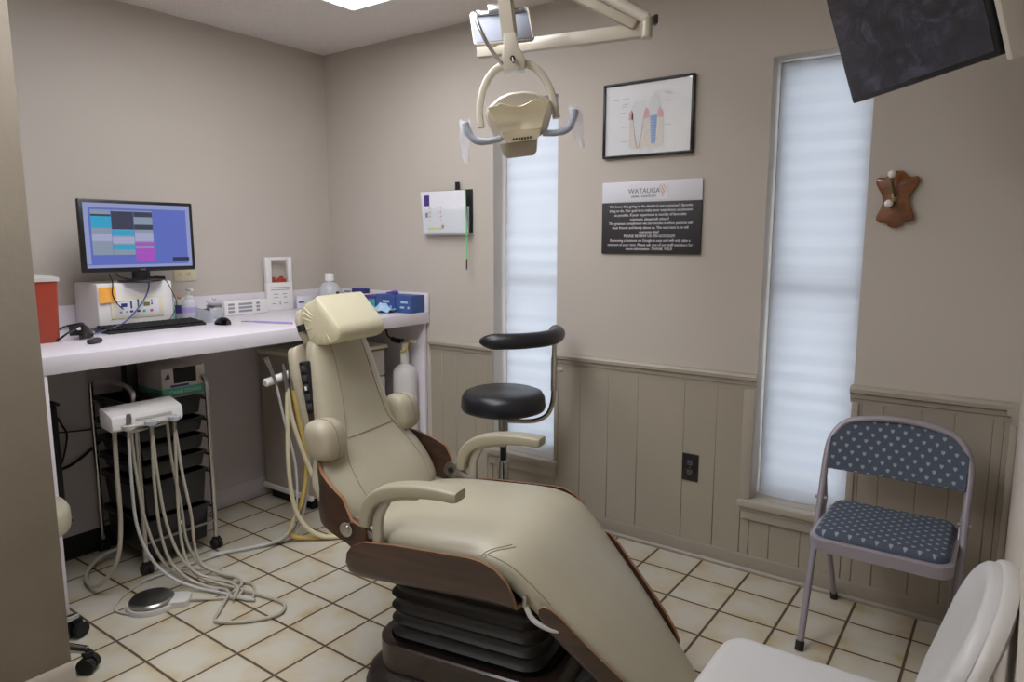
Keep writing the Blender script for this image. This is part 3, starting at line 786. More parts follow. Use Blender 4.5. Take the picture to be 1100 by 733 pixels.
MB().sphere((.187, .0, .17), .010).build('drawer_knob', M['petlid'], rk)

cc = thing('cover_carton', 'white carton of chair covers with teal band on the black trolley', 'box', (.40, -1.262, .7055))
bx = MB(); bx.boxb((-.14, -.095, 0), (.14, .095, .128), .002); bx.build('carton', M['card'], cc)
MB().boxb((.1402, -.0945, .006), (.1412, .0945, .045), 0).build('teal_band', M['tealcard'], cc)
MB().boxb((-.139, -.0962, .006), (.139, -.0952, .040), 0).build('teal_band', M['tealcard'], cc)
MB().boxb((.1402, -.06, .047), (.1412, .02, .056), 0).build('purple_strip', M['purpled'], cc)
MB().boxb((.1402, -.045, .062), (.1412, .055, .127), 0).build('opening', M['blackm'], cc)
MB().prism([(-.085, .085), (-.06, .085), (-.066, .112)], 'x', .1402, .1412).build('purple_mark', M['purpled'], cc)
text('band_text', 'CHAIR COVERS', .0205, M['paper'], cc, on_left(.1414, .004, .018))

pc = thing('computer_tower', 'black computer tower mounted on the left end panel under the counter', 'computer', (.32, -1.782, .29))
MB().boxb((-.16, -.070, 0), (.135, .060, .45), .006).build('case', M['black'], pc)
MB().boxb((.135, -.066, .004), (.147, .056, .446), .006).build('front_bezel', M['blackm'], pc)
MB().boxb((-.17, -.075, .451), (.15, .066, .462), .003).build('bracket_top', M['blackm'], pc)
MB().boxb((-.17, -.075, -.012), (.16, .07, -.001), .003).build('bracket_bottom', M['blackm'], pc)
MB().boxb((-.1, -.086, -.01), (.1, -.076, .46), .002).build('bracket_plate', M['blackm'], pc)
MB().box((.148, .0, .38), (.003, .012, .006), .001).build('power_button', M['greyp'], pc)
cable('cable', [(.30, -1.72, .70), (.26, -1.66, .66), (.22, -1.62, .60), (.2, -1.60, .55), (.19, -1.62, .45), (.19, -1.66, .38)], .004, M['cableb'], 'black cable looping beside the computer tower, nearest its top')
cable('cable', [(.30, -1.72, .62), (.24, -1.67, .58), (.21, -1.65, .50), (.2, -1.67, .44), (.24, -1.70, .40)], .004, M['cableb'], 'short black cable loop hugging the middle of the computer tower')
cable('cable', [(.28, -1.72, .44), (.21, -1.62, .42), (.179, -1.54, .44), (.176, -1.45, .50), (.176, -1.38, .52)], .006, M['cableb'], 'thick black cable running from the tower to behind the trolley')
cable('cable', [(.28, -1.72, .60), (.22, -1.62, .575), (.178, -1.52, .555), (.174, -1.42, .55)], .003, M['cableb'], 'thin straight black cable from the tower to behind the trolley')

# dentist's instrument head on its post
du = thing('handpiece_unit', 'white instrument head with three hanging hoses on a black post under the counter', 'dental unit', (.70, -1.52, 0))
pm = MB(); pm.box((-.30, .10, .817), (.05, .045, .206), .004); pm.build('post', M['black'], du)
MB().box((-.195, .10, .730), (.27, .04, .026), .004).build('arm', M['black'], du)
MB().boxb((-.33, .06, .912), (-.05, .16, .921), .002).build('post_plate', M['blackm'], du)
hb = MB().prism([(-.055, .672), (.03, .662), (.042, .672), (.042, .712), (.032, .724), (-.045, .746), (-.057, .738)], 'y', -.135, .135, .004)
hb.build('housing', M['white'], du)
MB().box((.0425, .02, .698), (.002, .14, .012), .0008).build('front_strip', M['whited'], du)
HY = (-.088, -.005, .085)
for i, y in enumerate(HY):
    h = MB().lathe([(.014, 0), (.022, .006), (.024, .02), (.018, .024), (.013, .022), (.011, .004)], 20, Mx=Matrix.Translation((.065, y, .668)), cap=False)
    h.box((.047, y, .676), (.02, .02, .012), .003); h.build('holder', M['clear'] if i else M['whited'], du)
hp_ = MB().tube([(.062, -.088, .640), (.066, -.088, .68), (.072, -.088, .715), (.075, -.089, .73)], [.0075, .009, .0105, .008], 14)
hp_.build('air_syringe', M['steel'], du)
for y in HY[1:]: MB().tube([(.065, y, .625), (.065, y, .67), (.066, y, .685)], [.007, .009, .008], 12).build('coupling', M['steel'], du)
MB().tube([(.052, -.075, .655), (.052, .06, .662)], .004, 8).build('rail', M['steel'], du)
hoses = [
 [(.062, -.088, .65), (.06, -.09, .5), (.062, -.085, .3), (.075, -.05, .16), (.11, .0, .07), (.17, .06, .02), (.26, .10, .010), (.36, .13, .010), (.44, .15, .010)],
 [(.065, -.005, .63), (.063, -.008, .45), (.068, -.002, .25), (.085, .02, .12), (.125, .06, .045), (.19, .10, .012), (.28, .13, .011), (.36, .11, .011), (.33, .17, .012), (.24, .16, .014), (.16, .10, .02)],
 [(.066, -.003, .63), (.068, .005, .45), (.075, .02, .28), (.095, .05, .14), (.13, .09, .06), (.19, .13, .03), (.26, .16, .024), (.33, .15, .024), (.38, .10, .02)],
 [(.065, .085, .63), (.062, .08, .42), (.07, .075, .22), (.095, .08, .10), (.14, .10, .04), (.22, .13, .022), (.32, .16, .016), (.44, .19, .010), (.55, .20, .010), (.60, .14, .010), (.55, .05, .010), (.46, -.02, .010), (.40, .03, .010), (.34, .10, .016)],
 [(.066, .087, .63), (.072, .10, .45), (.088, .115, .28), (.10, .115, .15), (.12, .13, .07), (.18, .17, .035), (.25, .20, .024), (.31, .18, .024), (.34, .12, .024)],
 [(.0, .09, .665), (-.005, .10, .5), (.005, .12, .3), (.02, .125, .15), (.06, .15, .05), (.13, .19, .014), (.22, .2, .012)],
 [(.0, -.11, .668), (.0, -.113, .5), (-.004, -.113, .3), (-.02, -.13, .15), (-.09, -.17, .045), (-.20, -.17, .022), (-.31, -.12, .022), (-.37, -.04, .035), (-.36, .04, .05)],
 [(.01, -.055, .668), (.012, -.05, .5), (.022, -.035, .3), (.045, -.005, .15), (.09, .04, .05), (.17, .09, .014), (.26, .11, .012)],
]
for i, h in enumerate(hoses):
    m = M['hosel'] if i == 0 else M['hoseg']
    MB().tube(spline(h, 8), .0085 if i in (6,) else .006, 9).build('hose', m, du)

# foot control
fp = thing('foot_pedal', 'round steel foot pedal with cream base on the tiles', 'pedal', (.845, -1.61, 0), rad(50))
pts = rrect(.088, .088, .085, 8); MB().loft([[(x, y, 0) for x, y in pts], [(x, y, .012) for x, y in pts], [(x*.96, y*.96, .018) for x, y in pts]]).build('base', M['whited'], fp)
MB().loft([[(x+.085, y, 0.0005) for x, y in rrect(.05, .045, .02)], [(x+.085, y, .022) for x, y in rrect(.048, .042, .02)], [(x+.082, y, .03) for x, y in rrect(.036, .03, .02)]]).build('hose_inlet', M['whited'], fp)
MB().lathe([(.074, .0185), (.078, .022), (.078, .030), (.072, .036), (.02, .040), (0, .0405)], 40).build('disc', M['steel'], fp)
fi = (Matrix.Translation((.845, -1.61, 0)) @ Matrix.Rotation(rad(50), 4, 'Z')).inverted()
MB().tube([fi @ p for p in spline([(.93, -1.52, .012), (.99, -1.46, .0075), (1.06, -1.40, .0075), (1.12, -1.37, .008), (1.02, -1.30, .0075), (.92, -1.34, .0075)], 8)], .0055, 9).build('hose', M['hoseg'], fp)
MB().tube([fi @ p for p in spline([(.845, -1.70, .006), (.77, -1.71, .006), (.69, -1.64, .006), (.64, -1.52, .006), (.66, -1.40, .006), (.80, -1.30, .006)], 8)], .0035, 8).build('thin_tube', M['hosel'], fp)

# assistant's suction head with hoses
au = thing('suction_arm', 'white round suction bar with yellow and clear hoses beside the pale cabinet', 'dental unit', (.80, -.956, .772))
ar = MB(); ar.cyl((0, -.092, -.014), (0, .100, .017), .018, n=20, bev=.004); ar.build('bar', M['white'], au)
MB().tube([(-.004, .085, .012), (-.10, .20, .010), (-.192, .318, .008)], .009, 10).build('support_arm', M['whited'], au)
MB().tube([(.012, -.09, .095), (.018, -.075, .055), (.022, -.055, .0), (.024, -.05, -.03)], [.013, .010, .007, .005], 14).build('suction_tip', M['steel'], au)
for y, h in ((-.01, .04), (.022, .055)):
    MB().tube([(.026, y-.006, .05+h*.3), (.027, y, .02), (.028, y+.004, -.03), (.028, y+.006, -.06)], [.006, .010, .0115, .010], 14).build('suction_handle', M['steel'], au)
MB().tube([(.026, .03, .10), (.028, .045, .04), (.028, .05, .0)], [.004, .006, .007], 12).build('saliva_handle', M['clear'], au)
for pts, r, m in (
  ([(.028, .0, -.05), (.03, .02, -.2), (.05, .08, -.42), (.09, .15, -.60), (.16, .25, -.72), (.24, .37, -.757)], .0105, M['hosec']),
  ([(.028, .03, -.06), (.028, .055, -.2), (.03, .085, -.4), (.02, .06, -.58), (.0, .0, -.72), (.05, .06, -.758), (.16, .17, -.757), (.28, .24, -.757)], .011, M['hosey']),
  ([(.03, .0, -.05), (.03, -.008, -.2), (.03, -.01, -.45), (.04, .02, -.64), (.10, .09, -.745), (.2, .2, -.757), (.32, .24, -.757)], .010, M['hosec']),
  ([(.024, -.05, -.03), (.03, -.02, -.2), (.035, .02, -.4), (.03, .02, -.6), (.01, -.02, -.72), (-.05, -.1, -.760), (-.12, -.22, -.763), (-.15, -.4, -.763), (-.16, -.6, -.763)], .006, M['hosel']),
  ([(.028, .05, -.0), (.04, .085, -.15), (.06, .13, -.4), (.09, .19, -.6), (.15, .28, -.72), (.2, .38, -.762)], .006, M['clear']),
  ([(-.02, .06, .01), (-.0, .085, -.2), (.0, .12, -.45), (.0, .06, -.68), (-.02, -.02, -.75), (-.07, -.13, -.762), (-.16, -.3, -.762)], .0095, M['hosel'])):
    MB().tube(spline(pts, 8), r, 10).build('hose', m, au)

# ------------------------------------------------------------------ the dental chair
ch = thing('dental_chair', 'reclining tan leather dental chair with walnut side shells in the middle of the room', 'dental chair', (1.805, -1.257, 0), rad(10.5))
def section(path, hw, th, e, crown=0., n=32):
    pass
# base tray, bellows
MB().loft([[(.33+x, y, z) for x, y in rrect(a, c, r)] for (a, c, r, z) in ((.34, .25, .12, 0), (.345, .255, .12, .01), (.335, .245, .12, .05), (.31, .225, .12, .07))]).build('base_plate', M['basedk'], ch)
MB().loft([[(.33+x, y, z) for x, y in rrect(a, c, r)] for (a, c, r, z) in ((.30, .215, .10, .0705), (.30, .215, .10, .155), (.295, .21, .10, .16), (.275, .19, .09, .16), (.275, .19, .09, .10))]).build('base_tray', M['walnutd'], ch)
rings = []
nf = 7
for i in range(nf*6+1):
    z = .11+(.40-.11)*i/(nf*6); d = .012*(1-abs(math.cos(PI*i/6)))
    rings.append([(.325+x, y, z) for x, y in rrect(.245+d, .170+d, .06)])
MB().loft(rings).build('bellows', M['bell'], ch, 60)
MB().boxb((.05, -.17, .401), (.6, .17, .455), .01).build('lift_frame', M['basedk'], ch)

# seat and legrest: one upholstered surface swept along the side profile
seat_tab = [(-.02, .520, .225, .09), (.03, .545, .250, .10), (.15, .562, .265, .11), (.30, .570, .272, .115), (.42, .575, .274, .115), (.50, .566, .272, .11), (.56, .540, .268, .105),
            (.62, .488, .258, .10), (.68, .425, .244, .095), (.74, .362, .228, .09), (.80, .298, .208, .085), (.86, .235, .184, .08), (.91, .182, .160, .075), (.95, .142, .135, .065), (.975, .118, .105, .05), (.985, .108, .07, .03)]
def dense(tab, k=4):
    pts = spline([Vector(t[:3]) for t in tab], k); th = spline([Vector((t[3], 0, 0)) for t in tab], k)
    return [(p.x, p.y, p.z, q.x) for p, q in zip(pts, th)]
S = dense(seat_tab)
rings = []
for i, (u, z, hw, th) in enumerate(S):
    a = S[max(i-1, 0)]; c = S[min(i+1, len(S)-1)]
    T = Vector((c[0]-a[0], 0, c[1]-a[1])).normalized(); Nn = Vector((-T.z, 0, T.x))
    if Nn.z < 0: Nn = -Nn
    ctr = Vector((u, 0, z))-Nn*(th/2)
    r = []
    for (y, h) in superell(hw, th/2, 3.4, 40):
        cr = .012*(1-(y/hw)**2) if h > 0 else 0
        r.append(ctr+Vector((0, y, 0))+Nn*(h+cr-.006))
    rings.append(r)
MB().loft(rings).build('seat_cushion', M['leather'], ch, 60)
def seam(pts, nm='stitched_seam', r=.0016, par=None): return MB().tube(spline(pts, 6), r, 6).build(nm, M['seam'], par or ch)
# wooden side shell under the seat: a bent sheet, curling in below
def ushell(stations, nm, th=.011, far=1.):
    # stations: (u, ztop, zbot, vtop, vbot) -> one sheet running down the near side, under and up the far side
    gr = []
    for (u, zt, zb, vt, vb) in stations:
        row = []
        for k in range(25):
            t = k/24
            if t < .40: q = t/.40; row.append((u, -(vt+(vb-vt)*q**2), zt+(zb+.015-zt)*q))
            elif t > .60: q = (1-t)/.40; row.append((u, (vt+(vb-vt)*q**2)*far, zt+(zb+.015-zt)*q))
            else: q = (t-.5)/.1; row.append((u, vb*q*.985, zb+.015*abs(q)**6))
        gr.append(row)
    return MB().sheet(gr, th, 0, 1).build(nm, [M['walnut'], M['edgewood']], ch, 60)
ushell([(.022, .44, .415, .292, .285), (.030, .474, .395, .296, .286), (.05, .500, .389, .298, .287), (.09, .518, .388, .299, .287), (.2, .530, .392, .30, .287), (.32, .536, .398, .30, .287), (.43, .541, .402, .30, .287), (.47, .538, .403, .30, .287), (.51, .522, .404, .299, .287), (.54, .494, .405, .297, .287), (.557, .46, .406, .295, .287), (.565, .425, .408, .292, .287)], 'seat_shell')
def calf(u): 
    q = lerp_tab([(t[0], t[1], t[2], t[3]) for t in S], u); return q
st_ = []
for u, up_, dn in ((.60, -.105, .13), (.612, -.085, .14), (.63, -.072, .145), (.66, -.064, .145), (.70, -.064, .143), (.75, -.062, .14), (.80, -.06, .135), (.835, -.06, .128), (.86, -.066, .118), (.875, -.082, .105)):
    q = calf(u); st_.append((u+.02, q[1]+up_+.025, q[1]-dn+.01, q[2]+.010, q[2]+.001))
ushell(st_, 'legrest_shell', .010, .93)
MB().tube(spline([(.575, -.262, .43), (.60, -.27, .395), (.64, -.265, .375), (.68, -.25, .37), (.70, -.2, .36)], 6), .007, 8).build('cable', M['hosel'], ch)
MB().box((.578, -.266, .435), (.014, .012, .03), .003).build('cable_clip', M['steel'], ch)

# backrest upholstery
back_tab = [(.035, .535, .215, .09), (.03, .555, .243, .115), (.005, .60, .258, .13), (-.028, .645, .262, .135), (-.062, .69, .252, .13), (-.088, .73, .215, .12), (-.105, .765, .178, .105),
            (-.122, .81, .170, .095), (-.142, .88, .160, .09), (-.165, .96, .149, .085), (-.188, 1.03, .137, .08), (-.20, 1.065, .122, .07), (-.207, 1.08, .11, .05)]
Bk = dense(back_tab)
def bsec(tab, off, ths, hws, e=3.):
    rings = []
    for i, (u, z, hw, th) in enumerate(tab):
        a = tab[max(i-1, 0)]; c = tab[min(i+1, len(tab)-1)]
        T = Vector((c[0]-a[0], 0, c[1]-a[1])).normalized(); Nn = Vector((T.z, 0, -T.x))
        th2 = th*ths; hw2 = hw*hws
        ctr = Vector((u, 0, z))-Nn*(th2/2+off)
        rings.append([ctr+Vector((0, y, 0))+Nn*(h+(.006*(1-(y/hw2)**2) if h > 0 else 0)) for y, h in superell(hw2, th2/2, e, 40)])
    return rings
bc = MB().loft(bsec(Bk, 0, 1, 1)).build('back_cushion', M['leather'], ch, 60)
def bpt(z, y, lift=.0035):
    for a, c in zip(Bk, Bk[1:]):
        if a[1] <= z <= c[1]:
            t = (z-a[1])/(c[1]-a[1]); u = a[0]+(c[0]-a[0])*t; hw = a[2]+(c[2]-a[2])*t; th = a[3]+(c[3]-a[3])*t; break
    T = Vector((c[0]-a[0], 0, c[1]-a[1])).normalized(); Nn = Vector((T.z, 0, -T.x))
    q = min(1, abs(y)/hw); h = (1-q**3)**(1/3)*th/2
    ctr = Vector((u, 0, z))-Nn*(th/2)
    return ctr+Vector((0, y, 0))+Nn*(h+.006*(1-q*q)+lift-.0028)
for s in (-1, 1):
    seam([bpt(1.07, s*.075), bpt(.98, s*.08), bpt(.88, s*.09), bpt(.80, s*.105), bpt(.765, s*.115)], par=bc)
    seam([bpt(.765, s*.115), bpt(.70, s*.155), bpt(.63, s*.17), bpt(.565, s*.16)], par=bc)
seam([bpt(.752, y) for y in (-.135, -.08, 0, .08, .135)], par=bc)
def spt(u, f):
    q = lerp_tab(S, u); hw = q[2]; y = f*hw; h = (1-abs(f)**3.4)**(1/3.4)*q[3]/2
    a = lerp_tab(S, u-.01); c = lerp_tab(S, u+.01); T = Vector((c[0]-a[0], 0, c[1]-a[1])).normalized(); Nn = Vector((-T.z, 0, T.x))
    return Vector((u, y, q[1]))-Nn*(q[3]/2)+Nn*(h+.012*(1-f*f)-.006+.0004)
for du in (0, .012):
    seam([spt(.455+du, -.985), spt(.462+du, -.95), spt(.478+du, -.9), spt(.50+du, -.83), spt(.515+du, -.76)])
seam([spt(u, -.965) for u in (.46, .50, .54, .58, .62, .66)])
bf = [(u-.004, z, hw, th) for u, z, hw, th in Bk if .74 < z < 1.075]
MB().loft(bsec([(u, z, max(.118, min(hw*1.02, .15)), .07) for u, z, hw, th in bf], .088, .75, 1, 4)).build('back_frame', M['leatherd'], ch, 60)
# bent-ply hip shell from hinge to hinge round the back
gr = []
for k in range(33):
    a = PI*k/32; v = -.292*math.cos(a); q = math.sin(a)
    v = -.292*math.copysign(abs(math.cos(a))**.6, math.cos(a))
    u = .090-.262*q**.75
    lo = .482+.055*q**.5; hi = .578+.145*q**.6
    if k in (0, 32): lo, hi = .515, .555
    elif k in (1, 31): lo, hi = .492, .573
    gr.append([(u-.012*math.sin(PI*i/6)*q, v, lo+(hi-lo)*i/6) for i in range(7)])
MB().sheet(gr, .012, 0, 1).build('hip_shell', [M['walnut'], M['edgewood']], ch, 60)
for s in (-1, 1):
    m = MB(); y = s*.299
    m.cyl((.032, y, .546), (.032, y+s*.006, .546), .022, n=24); m.cyl((.032, y+s*.006, .546), (.032, y+s*.009, .546), .012, n=20)
    m.build('hinge_cap', M['chrome'], ch)
    m = MB(); m.cyl((.045, s*.286, .55), (.045, s*.268, .55), .030, n=24); m.box((.085, s*.277, .53), (.10, .016, .045), .008, rot=(0, rad(24), 0)); m.cyl((.045, s*.268, .55), (.045, s*.266, .55), .011, n=16, mi=1)
    m.build('hinge_plate', [M['steel'], M['blackm']], ch)
    m = MB(); m.box((.09, s*.288, .465), (.05, .02, .05), .004); m.build('hinge_block', M['armmet'], ch)
    # armrest: curved pad on a bent bracket
    V0 = s*.278
    path = spline([(.088, V0, .560), (.094, V0, .600), (.118, V0, .642), (.165, V0, .672), (.24, V0, .690), (.32, V0, .698), (.395, V0, .697)], 6)
    rings = []
    for i, p in enumerate(path):
        a_ = path[max(i-1, 0)]; c_ = path[min(i+1, len(path)-1)]
        T = (c_-a_).normalized(); Nn = Vector((-T.z, 0, T.x)); t = i/(len(path)-1)
        hw = .022+.010*t; hh = .017+.004*math.sin(PI*min(1, t*1.1))
        if i in (0, len(path)-1): hw *= .88; hh *= .85
        rings.append([p+Vector((0, y, 0))+Nn*h for y, h in superell(hw, hh, 4.6, 24)])
    MB().loft(rings).build('arm_pad', M['armpad'], ch, 50)
    path = spline([(.128, V0+s*.004, .47), (.128, V0+s*.004, .55), (.133, V0+s*.002, .60), (.155, V0, .642), (.20, V0, .662), (.26, V0, .672)], 6)
    rings = []
    for i, p in enumerate(path):
        a_ = path[max(i-1, 0)]; c_ = path[min(i+1, len(path)-1)]
        T = (c_-a_).normalized(); Nn = Vector((-T.z, 0, T.x))
        rings.append([p+Vector((0, y, 0))+Nn*h for y, h in superell(.010, .016 if i < len(path)*.6 else .009, 3, 16)])
    MB().loft(rings).build('arm_bracket', M['armmet'], ch, 50)
    # lumbar bolster either side of the waist
    m = MB(); prof = superell(.062, .050, 2.8, 26)
    rr = []
    for k, (yy, sc) in enumerate(((.150, .5), (.156, .8), (.168, .96), (.185, 1.), (.215, 1.), (.238, .95), (.250, .82), (.256, .6), (.258, .3))):
        rr.append([(-.115+y2*sc-.18*(z2*sc), s*yy, (.768)+z2*sc) for z2, y2 in prof])
    lb_ = m.loft(rr).build('lumbar_bolster', M['leatherd'], ch, 60)
    MB().tube([Vector((-.115+y2*1.012-.18*z2, s*.205, .768+z2*1.012)) for z2, y2 in prof], .0018, 6, closed=True).build('piping', M['seam'], lb_)

# headrest pillow: wedge with pulled cover, on its bar
poly = [(-.262, 1.125), (-.256, 1.162), (-.208, 1.190), (-.198, 1.189), (-.135, 1.122), (-.118, 1.100), (-.113, 1.080), (-.122, 1.060), (-.145, 1.048), (-.20, 1.040), (-.235, 1.05)]
hp_ = [Vector((a, 0, c)) for a, c in poly]
ctr = sum(hp_, Vector())/len(hp_)
dn = spline(hp_, 4, True)
rr = []
for y, sc in ((-.126, .02), (-.1255, .5), (-.124, .9), (-.120, .98), (-.11, 1), (-.05, 1.005), (.0, 1.005), (.05, 1.005), (.098, 1), (.108, .98), (.112, .9), (.1135, .5), (.114, .02)):
    rr.append([ctr+(p-ctr)*sc+Vector((0, y, 0)) for p in dn])
hr = MB().loft(rr).build('headrest', M['headvin'], ch, 50)
for s, vo in ((-1, .1245), (1, .1125)):
    fl = MB()
    for k in range(9):
        p = dn[(32+k*2) % len(dn)]; fl.tube([ctr+(p-ctr)*.90+Vector((0, s*vo, 0)), ctr+(p-ctr)*.62+Vector((0, s*(vo+.0006), 0)), ctr+(p-ctr)*.3+Vector((0, s*vo, 0))], [.0022, .0018, .0006], 6)
    fl.build('gathered_folds', M['headvin'], hr)
MB().loft(bsec([(-.232, .99, .06, .025), (-.247, 1.03, .10, .03), (-.262, 1.08, .118, .034), (-.274, 1.12, .118, .034), (-.285, 1.15, .10, .03)], 0, 1, 1, 4)).build('headrest_bar', M['leatherd'], ch, 60)
MB().loft(bsec([(-.257, 1.085, .121, .042), (-.264, 1.105, .121, .042)], -.004, 1, 1, 4)).build('strap', M['blackm'], ch, 60)
# remote control hung on the back's side
rc = MB(); Rm = Matrix.Translation((-.222, -.150, .91)) @ Matrix.Rotation(rad(-9), 4, 'Y')
rc.box((0, 0, 0), (.034, .022, .165), .006).xf(Rm); rc = rc.build('control_pad', M['black'], ch)
m = MB()
for zz in (.06, .03, 0, -.03, -.06): m.box((0.0, -.0115, zz), (.02, .003, .02), .002)
m.xf(Rm).build('pad_buttons', M['dgreyp'], rc)
m = MB().box((0, -.0125, -.002), (.008, .004, .012), .001); m.xf(Rm).build('pad_icon', M['paper'], rc)
MB().box((-.21, -.147, .805), (.03, .016, .06), .004, rot=(0, rad(-9), 0)).build('pad_bracket', M['walnut'], ch)

# ------------------------------------------------------------------ black operator stool
stl = thing('operator_stool', 'black round operator stool with curved arm-support, before the narrow window', 'stool', (1.56, -.345, 0), rad(35.8))
MB().lathe([(0, .607), (.165, .607), (.186, .615), (.192, .630), (.188, .672), (.176, .693), (.15, .703), (.06, .700), (0, .699)], 40).build('seat', M['vinyl'], stl, 50)
MB().lathe([(0, .590), (.10, .590), (.13, .600), (.13, .6065), (0, .6065)], 28).build('seat_pan', M['steel'], stl)
MB().cyl((0, 0, .589), (0, 0, .515), .022, n=20).build('collar', M['steel'], stl)
MB().cyl((0, 0, .5145), (0, 0, .38), .015, n=20).build('gas_piston', M['black'], stl)
MB().lathe([(.026, .13), (.026, .37), (.022, .3795)], 20).build('column', M['chrome'], stl)
MB().tube(spline([(.02, 0, .56), (.10, 0, .557), (.155, 0, .563), (.20, 0, .59), (.222, 0, .645), (.227, 0, .72), (.228, 0, .82), (.229, 0, .93)], 6), .011, 12).build('support_bar', M['chrome'], stl)
MB().tube([(.2275, 0, .70), (.2285, 0, .85)], .0145, 14).build('bar_sleeve', M['chrome'], stl)
MB().cyl((.243, 0, .795), (.268, 0, .795), .012, n=16, bev=.003).build('clamp_knob', M['white'], stl)
ring = []
for k in range(30):
    a = rad(24-136*k/29); ring.append((.242*math.cos(a), .242*math.sin(a), .960-.004*k/29))
rs = [.012, .024, .031]+[.034]*24+[.03, .024, .012]
MB().tube(ring, rs, 16).build('arm_support', M['vinyl'], stl, 60)
bs = MB()
for k in range(5):
    a = 2*PI*k/5+.3; d = Vector((math.cos(a), math.sin(a), 0))
    bs.tube([d*.02+Vector((0, 0, .125)), d*.15+Vector((0, 0, .095)), d*.26+Vector((0, 0, .07))], [.018, .015, .012], 10)
bs.cyl((0, 0, .09), (0, 0, .14), .03, n=18); bs.build('star_base', M['chrome'], stl)
for k in range(5):
    a = 2*PI*k/5+.3; d = Vector((math.cos(a), math.sin(a), 0)); q = Vector((-d.y, d.x, 0)); c = d*.26+Vector((0, 0, .026))
    m = MB(); m.cyl(c+Vector((0, 0, .045)), c+Vector((0, 0, .02)), .008, n=10)
    for s in (-1, 1): m.cyl(c+q*s*.004, c+q*s*.022, .026, n=18)
    m.build('castor', M['rubber'], stl)

# beige stool half hidden by the partition
bg = thing('assistant_stool', 'beige round stool on castors half hidden behind the wall end', 'stool', (.915, -2.072, 0))
MB().lathe([(0, .45), (.155, .45), (.176, .458), (.18, .475), (.178, .515), (.168, .532), (.14, .538), (0, .538)], 40).build('seat', M['leather'], bg, 50)
MB().cyl((0, 0, .13), (0, 0, .4495), .02, n=18).build('column', M['steel'], bg)
m = MB(); m.cyl((0, 0, .085), (0, 0, .1295), .03, n=18)
A5 = [rad(38)+2*PI*k/5 for k in range(5)]
for a in A5:
    d = Vector((math.cos(a), math.sin(a), 0)); m.tube([d*.02+Vector((0, 0, .115)), d*.12+Vector((0, 0, .09)), d*.22+Vector((0, 0, .075))], [.018, .016, .013], 10)
m.build('star_base', M['chrome'], bg)
for a in A5:
    d = Vector((math.cos(a), math.sin(a), 0)); q = Vector((-d.y, d.x, 0)); c = d*.22+Vector((0, 0, .027))
    m = MB(); m.cyl(c+Vector((0, 0, .05)), c+Vector((0, 0, .02)), .009, n=10); m.box(c+Vector((0, 0, .035)), (.03, .03, .02), .005)
    for s in (-1, 1): m.cyl(c+q*s*.004, c+q*s*.024, .027, n=18)
    m.build('castor', M['rubber'], bg)

# ------------------------------------------------------------------ folding chair
fc = thing('folding_chair', 'grey folding chair with blue heart-print padding beside the right window', 'chair', (3.112, -.30, 0))
HWf = .212
def arch_frame():
    # front feet -> up and back -> arched top -> down again
    def P(x, t): return (x, -.175+t*.31, t*.80)       # t along the leaning leg
    pts = [P(-HWf, 0), P(-HWf, .3), P(-HWf, .6), P(-HWf, .78), P(-HWf+.012, .86), P(-HWf+.05, .92), P(-HWf+.12, .945), P(0, .955), P(HWf-.12, .945), P(HWf-.05, .92), P(HWf-.012, .86), P(HWf, .78), P(HWf, .6), P(HWf, .3), P(HWf, 0)]
    return pts
MB().tube(spline(arch_frame(), 6), .0115, 12).build('leg_and_back_tube', M['chairpaint'], fc, 50)
for s in (-1, 1):
    MB().tube(spline([(s*(HWf-.022), -.07, .425), (s*(HWf-.022), .04, .34), (s*(HWf-.022), .16, .17), (s*(HWf-.022), .255, .022)], 4), .010, 12).build('rear_leg', M['chairpaint'], fc)
    MB().cyl((s*HWf, -.178, 0), (s*HWf, -.168, .028), .0145, n=16).build('foot_cap', M['rubber'], fc)
    MB().cyl((s*(HWf-.022), .26, 0), (s*(HWf-.022), .25, .028), .0135, n=16).build('foot_cap', M['rubber'], fc)
    m = MB(); m.tube([(s*(HWf-.004), .045, .545), (s*(HWf-.010), .04, .47), (s*(HWf-.012), .0, .42)], [.006, .007, .006], 8); m.cyl((s*(HWf-.02), .012, .48), (s*(HWf+.018), .012, .48), .006, n=12)
    m.build('hinge_strut', M['chairpaint'], fc)
MB().tube([(-HWf+.022, .11, .245), (HWf-.022, .11, .245)], .007, 8).build('cross_bar', M['chairpaint'], fc)
so = rrect(.195, .19, .05, 6, 0, -.055)
MB().loft([[(x, y, z) for x, y in rrect(.199+d, .19+d, .05, 6, .003, -.055)] for d, z in ((-.012, .386), (0, .392), (.001, .428), (-.006, .432), (-.016, .432))]).build('seat_pan', M['chairpaint'], fc, 40)
def cushion(bb, outline, z0, h, inset):
    rr = []
    for t in range(7):
        a = PI/2*t/6; d = inset*(1-math.cos(a)); zz = z0+h*math.sin(a)
        rr.append([(x, y, zz) for x, y in outline(d)])
    for d in (.06, .10, .14, .17): rr.append([(x, y, z0+h+.004*(1-(1-d/.17)**2)) for x, y in outline(d)])
    return bb.loft(rr)
cushion(MB(), lambda d: rrect(max(.186-d, .01), max(.172-d, .005), max(.045-d, .003), 6, .003, -.057), .4325, .024, .02).build('seat_pad', M['heart'], fc, 50, uv=lambda c: (c.x, c.y))
# back pad: curved panel between the arch
gr = []
for i in range(13):
    t = i/12; row = []
    for j in range(21):
        s = -1+2*j/20
        zt = .764-.066*abs(s)**3.6-.018*s*s; zb = .575+.004*s*s
        z = zb+(zt-zb)*t; x = s*(HWf-.006-(.02*max(0, (z-.68)/.1)**2 if z > .68 else 0))
        y = -.175+z/.80*.31+.022*(1-s*s)-.004
        row.append((x, y, z))
    gr.append(row)
MB().sheet(gr, .022).build('back_pad', M['heart'], fc, 50, uv=lambda c: (c.x, c.z))

